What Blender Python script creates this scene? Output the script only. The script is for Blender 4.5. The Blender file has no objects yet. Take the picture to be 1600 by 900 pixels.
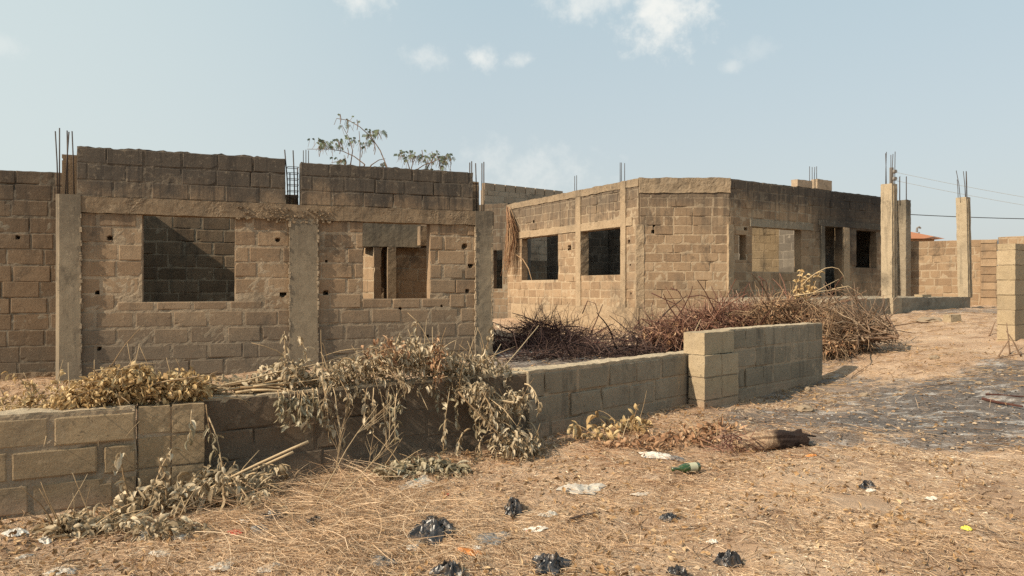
import bpy, math, random
import numpy as np
from mathutils import Vector, noise as mnoise

rng = random.Random(7)
nr = np.random.default_rng(7)
SC = bpy.context.scene
COL = SC.collection
F = 1164.0
EYE = 1.6
R = math.radians

# ------------------------------------------------------------------ helpers
def W(px, py, d):
    return np.array([(px-800)/F*d, d, EYE+(450-py)/F*d])

def fbm(p, o=3):
    return mnoise.fractal(Vector(p), 1.0, 2.0, o)

def n3(x, y, z):
    return mnoise.noise(Vector((x, y, z)))

def nvec(p):
    return mnoise.noise_vector(Vector(p))

class MB:
    def __init__(s):
        s.v = []; s.f = []; s.m = []; s.t = []
    def add(s, verts, faces, mi=0, tint=0.5):
        o = len(s.v)
        s.v.extend(verts)
        for f in faces:
            s.f.append(tuple(i+o for i in f)); s.m.append(mi); s.t.append(tint)
    def build(s, name, mats, parent=None, smooth=False):
        me = bpy.data.meshes.new(name)
        off = np.array(parent.location) if parent else np.zeros(3)
        loc = off
        if parent is not None and parent.get('_off'):
            loc = np.array(list(parent['_off']))
        v = np.array(s.v, dtype=float).reshape(-1, 3) - loc
        me.from_pydata(v.tolist(), [], s.f)
        if not isinstance(mats, (list, tuple)): mats = [mats]
        for m in mats: me.materials.append(m)
        me.polygons.foreach_set('material_index', s.m)
        at = me.attributes.new('tint', 'FLOAT', 'FACE')
        at.data.foreach_set('value', np.array(s.t, dtype=np.float32))
        if smooth:
            me.polygons.foreach_set('use_smooth', [True]*len(s.f))
        me.update()
        o = bpy.data.objects.new(name, me); COL.objects.link(o)
        if parent: o.parent = parent
        return o

def tag(o, label=None, cat=None, group=None, kind=None):
    if label: o['label'] = label
    if cat: o['category'] = cat
    if group: o['group'] = group
    if kind: o['kind'] = kind
    return o

def thing(name, loc, label, cat, group=None):
    o = bpy.data.objects.new(name, None); COL.objects.link(o)
    o.location = tuple(float(c) for c in loc)
    o.empty_display_size = .1
    return tag(o, label, cat, group)

def tube(mb, pts, r0, r1=None, sides=5, tint=.5, mi=0, wob=0):
    pts = [np.array(p, float) for p in pts]
    r1 = r0 if r1 is None else r1
    n = len(pts); V = []; Fc = []
    t0 = pts[1]-pts[0]
    a = np.cross(t0, [0.31, .2, .93]);
    if np.linalg.norm(a) < 1e-6: a = np.cross(t0, [1, 0, 0])
    a /= np.linalg.norm(a)
    for i in range(n):
        t = pts[min(i+1, n-1)]-pts[max(i-1, 0)]
        t /= (np.linalg.norm(t)+1e-9)
        a = a-t*np.dot(a, t); a /= (np.linalg.norm(a)+1e-9)
        b = np.cross(t, a)
        r = r0+(r1-r0)*i/(n-1)
        for k in range(sides):
            an = 2*math.pi*k/sides
            rr = r*(1+wob*rng.uniform(-1, 1))
            V.append(pts[i]+(a*math.cos(an)+b*math.sin(an))*rr)
    for i in range(n-1):
        for k in range(sides):
            k2 = (k+1) % sides
            Fc.append((i*sides+k, i*sides+k2, (i+1)*sides+k2, (i+1)*sides+k))
    Fc.append(tuple(range(sides))[::-1]); Fc.append(tuple((n-1)*sides+k for k in range(sides)))
    mb.add(V, Fc, mi, tint)

def rough_box(mb, P, ang, u0, u1, v0, v1, z0, z1, res=.05, amp=.006, sc=9, mi=0, tint=.5, shear=None, seed=0, top_amp=None):
    """box in a wall's own (u, v, z) frame with worn, uneven faces"""
    ca, sa = math.cos(ang), math.sin(ang)
    nu = max(1, int((u1-u0)/res)); nv = max(1, int((v1-v0)/res)); nz = max(1, int((z1-z0)/res))
    idx = {}; V = []; Fc = []
    def vert(i, j, k):
        key = (i, j, k)
        if key in idx: return idx[key]
        u = u0+(u1-u0)*i/nu; v = v0+(v1-v0)*j/nv; z = z0+(z1-z0)*k/nz
        d = nvec((u*sc+seed, v*sc, z*sc))*amp + nvec((u*sc*3.1+seed, v*sc*3.1, z*sc*3.1))*amp*.5
        u += d.x; v += d.y; z += d.z
        if shear: u, v, z = shear(u, v, z)
        idx[key] = len(V)
        V.append((P[0]+ca*u-sa*v, P[1]+sa*u+ca*v, z))
        return idx[key]
    for i in range(nu):
        for k in range(nz):
            Fc.append((vert(i, 0, k), vert(i+1, 0, k), vert(i+1, 0, k+1), vert(i, 0, k+1)))
            Fc.append((vert(i, nv, k), vert(i, nv, k+1), vert(i+1, nv, k+1), vert(i+1, nv, k)))
    for j in range(nv):
        for k in range(nz):
            Fc.append((vert(0, j, k), vert(0, j, k+1), vert(0, j+1, k+1), vert(0, j+1, k)))
            Fc.append((vert(nu, j, k), vert(nu, j+1, k), vert(nu, j+1, k+1), vert(nu, j, k+1)))
    for i in range(nu):
        for j in range(nv):
            Fc.append((vert(i, j, nz), vert(i+1, j, nz), vert(i+1, j+1, nz), vert(i, j+1, nz)))
            Fc.append((vert(i, j, 0), vert(i, j+1, 0), vert(i+1, j+1, 0), vert(i+1, j, 0)))
    mb.add(V, Fc, mi, tint)

def cuts(a, b, brk, res):
    xs = sorted(set([round(a, 4), round(b, 4)]+[round(x, 4) for x in brk if a < x < b]))
    out = [xs[0]]
    for p, q in zip(xs[:-1], xs[1:]):
        n = max(1, int(round((q-p)/res)))
        out += [p+(q-p)*i/n for i in range(1, n+1)]
    return out

def block_wall(mb, P, ang, u0, u1, z0, z1, thick=.225, openings=(), course=.235, bl=.47, joint=.022,
               proud=.0035, res=.05, slope=0., pits=(), seed=0, mort=.008, zref=None, top_j=.012, keep=1.0, vshift=0.0, smear=0.0):
    """courses of sandcrete blocks standing proud of a rough mortar core; openings go right through"""
    ca, sa = math.cos(ang), math.sin(ang)
    rr = random.Random(seed+11)
    zref = z0 if zref is None else zref
    def X(u, v, z):
        v += vshift
        return (P[0]+ca*u-sa*v, P[1]+sa*u+ca*v, z+slope*u)
    pit_rects = [(pu-r*1.0, pu+r*1.0, pz-r*1.0, pz+r*1.0) for pu, pz, r in pits]
    holes = list(openings)+pit_rects
    us = cuts(u0, u1, [h[0] for h in holes]+[h[1] for h in holes], res)
    zs = cuts(z0, z1, [h[2] for h in holes]+[h[3] for h in holes], res)
    def solid(i, k, side):
        if i < 0 or k < 0 or i >= len(us)-1 or k >= len(zs)-1: return False
        cu = (us[i]+us[i+1])/2; cz = (zs[k]+zs[k+1])/2
        for h in openings:
            if h[0] < cu < h[1] and h[2] < cz < h[3]: return False
        if side == 0:
            for h in pit_rects:
                if h[0] < cu < h[1] and h[2] < cz < h[3]: return False
        return True
    V = []; idx = {}
    def vert(i, k, s):
        key = (i, k, s)
        if key in idx: return idx[key]
        u, z = us[i], zs[k]
        d = n3(u*9+seed, z*9, s*5.)*mort*.6 + n3(u*23+seed, z*23, s*5.)*mort*.8
        hole = n3(u*3.1+seed, z*3.1, 7.7)
        if hole > .28: d += min(.02, (hole-.28)*.12)
        du = n3(u*11+3, z*11, seed)*.006
        if k == len(zs)-1: z += n3(u*5+seed, 3.3, 0)*top_j + n3(u*17+seed, 1.3, 0)*top_j*.6
        v = (d+.001 if s == 0 else thick-d)
        idx[key] = len(V); V.append(X(u+du, v, z)); return idx[key]
    fm = []; fb = []
    for i in range(len(us)-1):
        for k in range(len(zs)-1):
            for s in (0, 1):
                if solid(i, k, s):
                    q = (vert(i, k, s), vert(i+1, k, s), vert(i+1, k+1, s), vert(i, k+1, s))
                    fm.append(q if s == 0 else q[::-1])
            if solid(i, k, 1):
                for di, dk, a, b in ((-1, 0, (i, k+1), (i, k)), (1, 0, (i+1, k), (i+1, k+1)), (0, -1, (i, k), (i+1, k)), (0, 1, (i+1, k+1), (i, k+1))):
                    if not solid(i+di, k+dk, 1):
                        q = (vert(a[0], a[1], 0), vert(a[0], a[1], 1), vert(b[0], b[1], 1), vert(b[0], b[1], 0))
                        fb.append(q)
    o = len(mb.v)
    mb.v.extend(V)
    for f in fm: mb.f.append(tuple(x+o for x in f)); mb.m.append(1); mb.t.append(.5)
    for f in fb: mb.f.append(tuple(x+o for x in f)); mb.m.append(0); mb.t.append(.55)
    # block shells
    nc = int(math.ceil((z1-zref)/course))+1
    kmin = int(math.floor((z0-zref)/course))
    for c in range(kmin, nc):
        za = zref+c*course+joint*.5; zb = za+course-joint
        za2, zb2 = max(za, z0), min(zb, z1-.004)
        if zb2-za2 < .03: continue
        u = u0-((c % 2)*bl*.5)-rr.uniform(0, .12)
        while u < u1:
            ln = bl-joint+rr.uniform(-.012, .012)
            if rr.random() < .10: ln *= rr.uniform(.45, .7)
            jj = joint*rr.uniform(.5, 2.0)
            segs = [(max(u, u0+.004), min(u+ln, u1-.004))]
            u += ln+jj
            wz = rr.uniform(-.008, .008) if zb2 < z1-.03 and za2 > z0+.03 else 0
            zlo, zhi = za2+wz+rr.uniform(-.006, .006), zb2+wz+rr.uniform(-.006, .006)
            for h in openings:
                if not segs or h[3] <= zlo+.02 or h[2] >= zhi-.02: continue
                ns = []
                if h[2] > zlo+.07 and h[0] < segs[0][1] and h[1] > segs[0][0]: zhi = min(zhi, h[2]-.003); continue
                if h[3] < zhi-.07 and h[0] < segs[0][1] and h[1] > segs[0][0]: zlo = max(zlo, h[3]+.003); continue
                for a, b in segs:
                    if h[1] <= a or h[0] >= b: ns.append((a, b)); continue
                    if h[0]-a > .04: ns.append((a, h[0]-.002))
                    if b-h[1] > .04: ns.append((h[1]+.002, b))
                segs = ns
            for a, b in segs:
                if b-a < .05: continue
                if rr.random() > keep: continue
                tint = rr.random(); off = rr.uniform(-.004, .004)
                tl = (rr.uniform(-.0018, .0018), rr.uniform(-.0018, .0018))
                myp = [p for p in pits if a-.02 < p[0] < b+.02 and zlo-.02 < p[1] < zhi+.02]
                gu, gz = (8, 6) if not myp else (max(8, int((b-a)/.018)), 15)
                eu, ez = .009/(b-a), .009/max(.03, zhi-zlo)
                FU = [0, eu]+[eu+(1-2*eu)*q/(gu-2) for q in range(1, gu-2)]+[1-eu, 1]
                FZ = [0, ez]+[ez+(1-2*ez)*q/(gz-2) for q in range(1, gz-2)]+[1-ez, 1]
                sd = rr.uniform(0, 100)
                VV = []; FF = []
                chip = (rr.choice((0, gu)), rr.choice((0, gz))) if rr.random() < .22 else None
                for k in range(gz+1):
                    for i in range(gu+1):
                        fu, fz = FU[i], FZ[k]
                        uu = a+(b-a)*fu; zz = zlo+(zhi-zlo)*fz
                        edge = i in (0, gu) or k in (0, gz)
                        v = -proud+off+tl[0]*(fu-.5)*2+tl[1]*(fz-.5)*2+n3(uu*13+sd, zz*13, sd)*.0016
                        if edge:
                            v += .005
                            uu += n3(uu*21+sd, zz*21, 1.)*.006; zz += n3(uu*21+sd, zz*21, 9.)*.006
                        if chip and abs(i-chip[0])+abs(k-chip[1]) <= 2: v += .014
                        for pu, pz, r in myp:
                            dd = math.hypot(uu-pu, (zz-pz)*1.1)+n3(uu*40, zz*40, sd)*r*.35
                            if dd < r: v = .14*(1-(dd/r)**3)
                        VV.append(X(uu, v, zz))
                for k in range(gz):
                    for i in range(gu):
                        p = k*(gu+1)+i
                        FF.append((p, p+1, p+gu+2, p+gu+1))
                ring = [i for i in range(gu+1)]+[k*(gu+1)+gu for k in range(1, gz+1)]+[gz*(gu+1)+i for i in range(gu-1, -1, -1)]+[k*(gu+1) for k in range(gz-1, 0, -1)]
                base = len(VV)
                for q in ring:
                    w = VV[q]; VV.append((w[0]-sa*.03, w[1]+ca*.03, w[2]))
                m = len(ring)
                for q in range(m):
                    q2 = (q+1) % m
                    FF.append((ring[q], base+q, base+q2, ring[q2]))
                mb.add(VV, FF, 0, tint)
                # the same block seen from behind
                bk = thick+proud
                VV = [X(a, bk, zlo), X(b, bk, zlo), X(b, bk, zhi), X(a, bk, zhi), X(a, bk-.03, zlo), X(b, bk-.03, zlo), X(b, bk-.03, zhi), X(a, bk-.03, zhi)]
                mb.add(VV, [(0, 3, 2, 1), (0, 1, 5, 4), (1, 2, 6, 5), (2, 3, 7, 6), (3, 0, 4, 7)], 0, tint)

# ------------------------------------------------------------------ terrain
CP = np.array([
    (0, 0, 0), (-4, 2.5, .0), (4, 3, .03), (0, 4, .02), (-3.3, 4.8, .13), (-1.5, 5.9, .14), (.15, 6.7, .2), (2.2, 8.7, .24), (4.4, 10.6, .27),
    (3, 6, .15), (6, 8, .3), (5.9, 10.8, .5), (8, 11.7, .8), (9, 17, 1.0), (12, 20, 1.05), (13, 23, 1.05), (17, 22, 1.1), (3.3, 18.5, .5), (-.15, 24, .55), (5.5, 18.5, .75),
    (-6, 9.8, .3), (-.4, 12, .45), (-3, 11, .35), (1, 12, .45), (4, 13.5, .5), (6.5, 14, .72), (-9, 9, .25), (-12, 5, .1), (12, 8, .8), (14, 14, .95), (8, 4, .15),
    (-40, 60, .8), (40, 60, 1.1), (0, 60, .9), (-60, 0, .1), (60, 0, .8), (0, -30, -.1), (-200, 200, .8), (200, 200, 1.0), (200, -100, .4), (-200, -100, 0)], float)
def _tps(r2):
    return np.where(r2 > 1e-9, .5*r2*np.log(r2+1e-12), 0)
_N = len(CP)
_K = _tps(((CP[:, None, :2]-CP[None, :, :2])**2).sum(2))+np.eye(_N)*.15
_P = np.c_[np.ones(_N), CP[:, :2]]
_A = np.block([[_K, _P], [_P.T, np.zeros((3, 3))]])
_S = np.linalg.solve(_A, np.r_[CP[:, 2], np.zeros(3)])
def vnoise(x, y, seed=0):
    xi = np.floor(x).astype(int); yi = np.floor(y).astype(int)
    fx = x-xi; fy = y-yi
    fx = fx*fx*(3-2*fx); fy = fy*fy*(3-2*fy)
    def h(a, b):
        s = np.sin(a*127.1+b*311.7+seed*74.7)*43758.5453
        return s-np.floor(s)
    return (h(xi, yi)*(1-fx)+h(xi+1, yi)*fx)*(1-fy)+(h(xi, yi+1)*(1-fx)+h(xi+1, yi+1)*fx)*fy
def H(x, y):
    x = np.atleast_1d(np.asarray(x, float)); y = np.atleast_1d(np.asarray(y, float))
    r2 = (x[:, None]-CP[None, :, 0])**2+(y[:, None]-CP[None, :, 1])**2
    z = _tps(r2)@_S[:_N]+_S[_N]+_S[_N+1]*x+_S[_N+2]*y
    z = np.clip(z, -.4, 1.15)
    z = z+(vnoise(x*1.1, y*1.1, 1)-.5)*.07+(vnoise(x*3.3, y*3.3, 2)-.5)*.04+(vnoise(x*9, y*9, 3)-.5)*.022
    return z
def h1(x, y): return float(H(x, y)[0])
def gp(px, py):
    """where the line of sight through this picture point meets the ground"""
    d = np.arange(2.5, 40, .02)
    x = (px-800)/F*d; z = EYE+(450-py)/F*d
    k = np.argmax(z < H(x, d))
    return np.array([x[k], d[k], h1(x[k], d[k])])

# ------------------------------------------------------------------ materials
class NT:
    def __init__(s, name):
        s.m = bpy.data.materials.new(name); s.m.use_nodes = True
        s.t = s.m.node_tree; s.n = s.t.nodes; s.l = s.t.links
        s.b = s.n['Principled BSDF']
        s.b.inputs['Specular IOR Level'].default_value = .25
        g = s.n.new('ShaderNodeNewGeometry'); s.pos = g.outputs['Position']
    def set(s, sock, v):
        if isinstance(v, bpy.types.NodeSocket): s.l.new(v, sock)
        elif isinstance(v, (tuple, list)) and len(v) == 3 and sock.type == 'RGBA': sock.default_value = (*v, 1)
        else: sock.default_value = v
    def math(s, op, a, b=0., c=0., clamp=False):
        n = s.n.new('ShaderNodeMath'); n.operation = op; n.use_clamp = clamp
        for i, q in enumerate((a, b, c)): s.set(n.inputs[i], q)
        return n.outputs[0]
    def vmul(s, a, b):
        n = s.n.new('ShaderNodeVectorMath'); n.operation = 'MULTIPLY'
        s.set(n.inputs[0], a); n.inputs[1].default_value = b
        return n.outputs[0]
    def noise(s, sc, det=4, rough=.6, vec=None, dist=0.):
        n = s.n.new('ShaderNodeTexNoise'); n.inputs['Scale'].default_value = sc
        n.inputs['Detail'].default_value = det; n.inputs['Roughness'].default_value = rough
        n.inputs['Distortion'].default_value = dist
        s.l.new(vec or s.pos, n.inputs['Vector']); return n.outputs['Fac']
    def vor(s, sc, vec=None, feat='F1'):
        n = s.n.new('ShaderNodeTexVoronoi'); n.feature = feat; n.inputs['Scale'].default_value = sc
        s.l.new(vec or s.pos, n.inputs['Vector']); return n.outputs['Distance']
    def ramp(s, fac, stops):
        n = s.n.new('ShaderNodeValToRGB'); e = n.color_ramp.elements
        while len(e) < len(stops): e.new(.5)
        for q, (p, c) in zip(e, stops):
            q.position = p; q.color = (*c, 1) if isinstance(c, (tuple, list)) else (c, c, c, 1)
        s.l.new(fac, n.inputs[0]); return n.outputs[0]
    def step(s, v, a, b):
        n = s.n.new('ShaderNodeMapRange'); n.interpolation_type = 'SMOOTHSTEP'
        s.set(n.inputs[0], v); n.inputs[1].default_value = a; n.inputs[2].default_value = b
        return n.outputs[0]
    def mix(s, f, a, b, mode='MIX'):
        n = s.n.new('ShaderNodeMixRGB'); n.blend_type = mode
        s.set(n.inputs[0], f); s.set(n.inputs[1], a); s.set(n.inputs[2], b)
        return n.outputs[0]
    def attr(s, name='tint'):
        n = s.n.new('ShaderNodeAttribute'); n.attribute_name = name; return n.outputs['Fac']
    def xyz(s):
        n = s.n.new('ShaderNodeSeparateXYZ'); s.l.new(s.pos, n.inputs[0]); return n.outputs
    def bump(s, h, strength=.5, dist=.01, prev=None):
        n = s.n.new('ShaderNodeBump'); n.inputs['Strength'].default_value = strength; n.inputs['Distance'].default_value = dist
        s.l.new(h, n.inputs['Height'])
        if prev: s.l.new(prev, n.inputs['Normal'])
        s.l.new(n.outputs[0], s.b.inputs['Normal']); return n.outputs[0]
    def dist_to(s, c, sc=(1, 1, 1)):
        n = s.n.new('ShaderNodeVectorMath'); n.operation = 'SUBTRACT'
        s.l.new(s.pos, n.inputs[0]); n.inputs[1].default_value = tuple(float(q) for q in c)
        v = s.vmul(n.outputs[0], sc)
        m = s.n.new('ShaderNodeVectorMath'); m.operation = 'LENGTH'; s.l.new(v, m.inputs[0])
        return m.outputs['Value']
    def out(s, col, rough=.9):
        s.set(s.b.inputs['Base Color'], col); s.set(s.b.inputs['Roughness'], rough)
        return s.m

def masonry(name, cols, top=None, bot=None, soot=(), dark=1.0, bump=.5, streak=.35, agg=False, pale=None, dust=None):
    t = NT(name)
    tint = t.attr()
    big = t.noise(.9, 4, .6)
    mid = t.noise(5, 5, .65)
    fine = t.noise(70, 4, .7)
    f = t.math('ADD', t.math('MULTIPLY', tint, .42), t.math('MULTIPLY', mid, .58))
    c = t.ramp(f, [(.15, cols[0]), (.5, cols[1]), (.85, cols[2])])
    c = t.mix(t.step(big, .52, .72), c, t.mix(.5, c, (.15, .12, .088)))
    # black mould in ragged clouds
    c = t.mix(t.math('MULTIPLY', t.step(t.noise(1.15, 7, .78, t.vmul(t.pos, (1, 1, .8)), .5), .54, .66), .55), c, (.062, .05, .039))
    if pale:
        c = t.mix(t.math('MULTIPLY', t.step(t.noise(2.3, 5, .7), .56, .72), .5), c, pale)
    # vertical rain streaks
    sv = t.vmul(t.pos, (5, 5, .5))
    st = t.step(t.noise(1.6, 4, .6, sv), .53, .75)
    c = t.mix(t.math('MULTIPLY', st, streak), c, (.09, .075, .058))
    z = t.xyz()[2]
    nz = t.math('MULTIPLY', t.math('SUBTRACT', t.noise(1.7, 5, .7), .5), 1.5)
    if top:
        q = t.math('MULTIPLY', t.step(t.math('ADD', z, nz), top[0], top[1]), top[2])
        c = t.mix(q, c, (.07, .06, .05))
        # black run-off streaks coming down from the top edge
        s2 = t.step(t.noise(2.1, 5, .7, t.vmul(t.pos, (4, 4, .35)), .4), .47, .62)
        q = t.math('MULTIPLY', t.math('MULTIPLY', s2, t.step(z, top[0]-.7, top[1])), .75*top[2])
        c = t.mix(q, c, (.045, .039, .034))
    if bot:
        q = t.math('MULTIPLY', t.step(t.math('SUBTRACT', bot[1], t.math('ADD', z, t.math('MULTIPLY', nz, .5))), 0, bot[1]-bot[0]), bot[2])
        c = t.mix(q, c, (.12, .105, .084))
    for ctr, r, a in soot:
        d = t.math('ADD', t.dist_to(ctr), nz)
        q = t.math('MULTIPLY', t.step(t.math('SUBTRACT', r, d), 0, r*.6), a)
        c = t.mix(q, c, (.03, .027, .025))
    if dust:
        q = t.math('MULTIPLY', t.step(t.math('SUBTRACT', dust[1], t.math('ADD', z, t.math('MULTIPLY', nz, .35))), 0, dust[1]-dust[0]), .85)
        c = t.mix(q, c, (.36, .25, .165))
    # dark pits, pale specks and a coarse mottle of the sand in the mix
    c = t.mix(t.math('MULTIPLY', t.step(t.noise(26, 3, .6), .64, .7), .5), c, (.05, .04, .03))
    c = t.mix(t.math('MULTIPLY', t.step(t.noise(14, 5, .75), .55, .72), .28), c, (.5, .4, .28))
    sp = t.math('ADD', .62, t.math('MULTIPLY', fine, .76))
    c = t.mix(1, c, sp, 'MULTIPLY')
    if dark != 1.0: c = t.mix(1, c, (dark,)*3, 'MULTIPLY')
    h = t.math('ADD', t.math('MULTIPLY', t.noise(33, 6, .8, None, .6), 1.), t.math('MULTIPLY', t.noise(9, 4, .7), .8))
    p = t.bump(h, bump, .011)
    if agg:
        v = t.vor(38)
        msk = t.step(t.noise(2.2, 4, .6), .52, .62)
        hh = t.math('MULTIPLY', t.math('SUBTRACT', 1, v), msk)
        t.bump(hh, .6, .02, p)
    return t.out(c, .93)

BR = [(.145, .097, .06), (.215, .147, .091), (.285, .203, .131)]
BR_L = [(.205, .135, .083), (.29, .197, .12), (.37, .263, .166)]
MO = [(.27, .2, .132), (.355, .272, .183), (.44, .347, .245)]
CO = [(.21, .175, .125), (.27, .225, .165), (.34, .285, .21)]

def leafmat(name, stops, rough=.75, sss=.25):
    t = NT(name)
    f = t.math('ADD', t.math('MULTIPLY', t.attr(), .8), t.math('MULTIPLY', t.noise(35, 3), .3))
    c = t.ramp(f, stops)
    t.b.inputs['Transmission Weight'].default_value = 0
    t.out(c, rough)
    tr = t.n.new('ShaderNodeBsdfTranslucent'); t.l.new(c, tr.inputs[0])
    mx = t.n.new('ShaderNodeMixShader'); mx.inputs[0].default_value = sss
    t.l.new(t.b.outputs[0], mx.inputs[1]); t.l.new(tr.outputs[0], mx.inputs[2])
    t.l.new(mx.outputs[0], t.n['Material Output'].inputs[0])
    return t.m

def barkmat(name, stops, rough=.85):
    t = NT(name)
    f = t.math('ADD', t.math('MULTIPLY', t.attr(), .8), t.math('MULTIPLY', t.noise(25, 4), .3))
    c = t.ramp(f, stops); t.bump(t.noise(90, 4), .5, .006)
    return t.out(c, rough)

def plain(name, col, rough=.6, bump=0., var=.25, sc=30, metal=0., spec=.3, dust=0.):
    t = NT(name); t.b.inputs['Specular IOR Level'].default_value = spec
    c = t.mix(t.math('MULTIPLY', t.noise(sc, 5, .7), var*2), col, tuple(x*.35 for x in col))
    if dust: c = t.mix(t.math('MULTIPLY', t.step(t.noise(24, 4, .7), .5, .68), dust), c, (.36, .25, .165))
    if bump: t.bump(t.noise(sc*2, 4, .7), bump, .01)
    t.b.inputs['Metallic'].default_value = metal
    return t.out(c, rough)

M = {}
M['straw'] = leafmat('dry_straw', [(.1, (.29, .175, .1)), (.5, (.56, .385, .235)), (.95, (.74, .56, .38))], .7, .15)
M['golden'] = leafmat('golden_dead_leaf', [(.1, (.25, .15, .065)), (.5, (.5, .345, .165)), (.95, (.68, .52, .29))], .7, .25)
M['olive'] = leafmat('wilted_olive_leaf', [(.05, (.15, .105, .06)), (.45, (.4, .312, .198)), (.95, (.66, .55, .39))], .75, .25)
M['grey_green'] = leafmat('grey_green_leaf', [(.05, (.15, .12, .072)), (.5, (.35, .295, .19)), (.95, (.58, .5, .36))], .75, .2)
M['rust'] = leafmat('rust_leaf', [(.1, (.17, .085, .045)), (.5, (.38, .215, .12)), (.95, (.56, .37, .22))], .75, .2)
M['litter'] = leafmat('leaf_litter', [(.05, (.13, .07, .035)), (.4, (.3, .18, .085)), (.75, (.45, .29, .15)), (1, (.62, .48, .3))], .8, .15)
M['feather'] = leafmat('feathery_green_leaf', [(.1, (.10, .125, .075)), (.9, (.19, .225, .145))], .7, .25)
M['stem'] = barkmat('tan_stem', [(.1, (.2, .13, .07)), (.5, (.33, .23, .13)), (.95, (.48, .36, .22))])
M['vine'] = barkmat('reddish_dead_vine', [(.1, (.045, .018, .014)), (.5, (.13, .056, .041)), (.95, (.27, .15, .105))])
M['twig'] = barkmat('brown_twig', [(.1, (.07, .04, .025)), (.5, (.18, .11, .065)), (.95, (.36, .25, .15))])
M['charred'] = barkmat('charred_vine', [(.1, (.02, .012, .011)), (.5, (.05, .028, .024)), (.95, (.12, .075, .06))])
M['brush'] = barkmat('brown_brush', [(.05, (.05, .02, .014)), (.4, (.15, .07, .047)), (.75, (.28, .15, .1)), (1, (.44, .29, .2))])
M['bark'] = barkmat('grey_branch', [(.1, (.1, .06, .04)), (.5, (.2, .13, .085)), (.95, (.33, .24, .16))])
M['iron'] = plain('rusty_rebar', (.06, .045, .037), .7, .3)
M['blackbag'] = plain('black_plastic', (.022, .021, .022), .3, .15, .1, 60, spec=.6, dust=.3)
M['greybag'] = plain('dull_grey_plastic', (.2, .19, .18), .35, .3, .2, 40)
M['clearbag'] = plain('milky_plastic', (.52, .47, .4), .35, .2, .2, 40, dust=.55)
M['whitebag'] = plain('white_plastic', (.7, .65, .57), .45, .2, .15, 40, dust=.45)
M['red'] = plain('red_wrapper', (.5, .05, .03), .4)
M['orange'] = plain('orange_wrapper', (.7, .28, .08), .4)
M['teal'] = plain('teal_plastic', (.05, .28, .25), .4)
M['yellow'] = plain('yellow_plastic', (.72, .66, .1), .4)
M['paper'] = plain('paper_label', (.5, .48, .33), .7)
M['stone'] = plain('dusty_stone', (.33, .25, .17), .9, .6, .3, 20)
M['roof'] = plain('rust_orange_roof', (.46, .19, .09), .8, .2, .3, 3)
M['pole'] = plain('grey_pole', (.22, .2, .18), .8)
M['wire'] = plain('dark_cable', (.035, .035, .037), .7)
M['wirep'] = plain('pale_cable', (.34, .35, .35), .7)
M['wood'] = plain('brown_wood', (.18, .085, .04), .6, .3, .4, 20)
gl = NT('green_bottle_glass')
gl.b.inputs['Transmission Weight'].default_value = .35; gl.b.inputs['Coat Weight'].default_value = .4
gl.out(gl.mix(gl.step(gl.noise(45, 4), .46, .66), (.035, .10, .03), (.26, .22, .13)), .18)
M['glass'] = gl.m
lg = NT('charred_log')
lx = lg.math('ADD', lg.xyz()[0], lg.math('MULTIPLY', lg.noise(9, 4), .25))
lg.bump(lg.noise(28, 5, .75), 1., .03)
lg.out(lg.mix(lg.step(lx, 2.36, 2.5), lg.ramp(lg.noise(30, 4), [(.3, (.26, .14, .085)), (.7, (.6, .42, .26))]), (.028, .016, .012)), .9)
M['log'] = lg.m

# ------------------------------------------------------------------ ground
def ground_mat():
    t = NT('dry_soil')
    x, y, z = t.xyz()
    c = t.ramp(t.noise(1.3, 6, .65), [(.3, (.31, .195, .12)), (.5, (.44, .295, .19)), (.7, (.53, .38, .255))])
    c = t.mix(t.step(t.noise(5, 5, .7), .5, .7), c, (.51, .37, .26))
    c = t.mix(t.math('MULTIPLY', t.step(t.noise(2.2, 5, .7), .52, .66), .75), c, (.23, .135, .08))
    nz = t.math('SUBTRACT', t.noise(1.6, 6, .7), .5)
    n2 = t.math('SUBTRACT', t.noise(9, 5, .75), .5)
    burn = None
    for (cx, cy, rx, ry, a) in [(4.6, 7.9, 1.3, .9, 1), (5.8, 8.7, 1.7, 1.3, 1), (3.1, 8.0, 1.1, .6, .85), (4.0, 9.4, 1.0, .8, .75), (8, 9, 2.2, 1.6, 1), (2.8, 6.95, .6, .33, .75), (4.4, 6.85, 1.2, .3, .85), (4.3, 10.4, .7, .5, .85), (2.4, 12.2, 2.6, 1.3, .85), (13.0, 17.5, 3.2, 1.4, .7), (.8, 13.2, 2.2, 1.5, 1), (1.2, 11.6, 1.6, .9, .9)]:
        d = t.dist_to((cx, cy, 0), (1/rx, 1/ry, 0))
        d = t.math('ADD', d, t.math('ADD', t.math('MULTIPLY', nz, 2.2), t.math('MULTIPLY', n2, 1.1)))
        q = t.math('MULTIPLY', t.step(t.math('SUBTRACT', 1.3, d), 0, .5), a)
        burn = q if burn is None else t.math('MAXIMUM', burn, q)
    bc = t.ramp(t.noise(6, 6, .75), [(.3, (.06, .052, .047)), (.5, (.14, .118, .104)), (.7, (.23, .18, .145))])
    ash = t.step(t.noise(3.1, 6, .72, t.vmul(t.pos, (1, 1.7, 1))), .52, .63)
    bc = t.mix(t.math('MULTIPLY', ash, .8), bc, (.46, .42, .38))
    c = t.mix(burn, c, bc)
    sp = t.math('ADD', .7, t.math('MULTIPLY', t.noise(55, 5, .75), .6))
    c = t.mix(1, c, sp, 'MULTIPLY')
    h = t.math('ADD', t.noise(22, 6, .7), t.math('MULTIPLY', t.noise(90, 4, .7), .5))
    t.bump(h, .8, .035)
    return t.out(c, .95)

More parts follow.
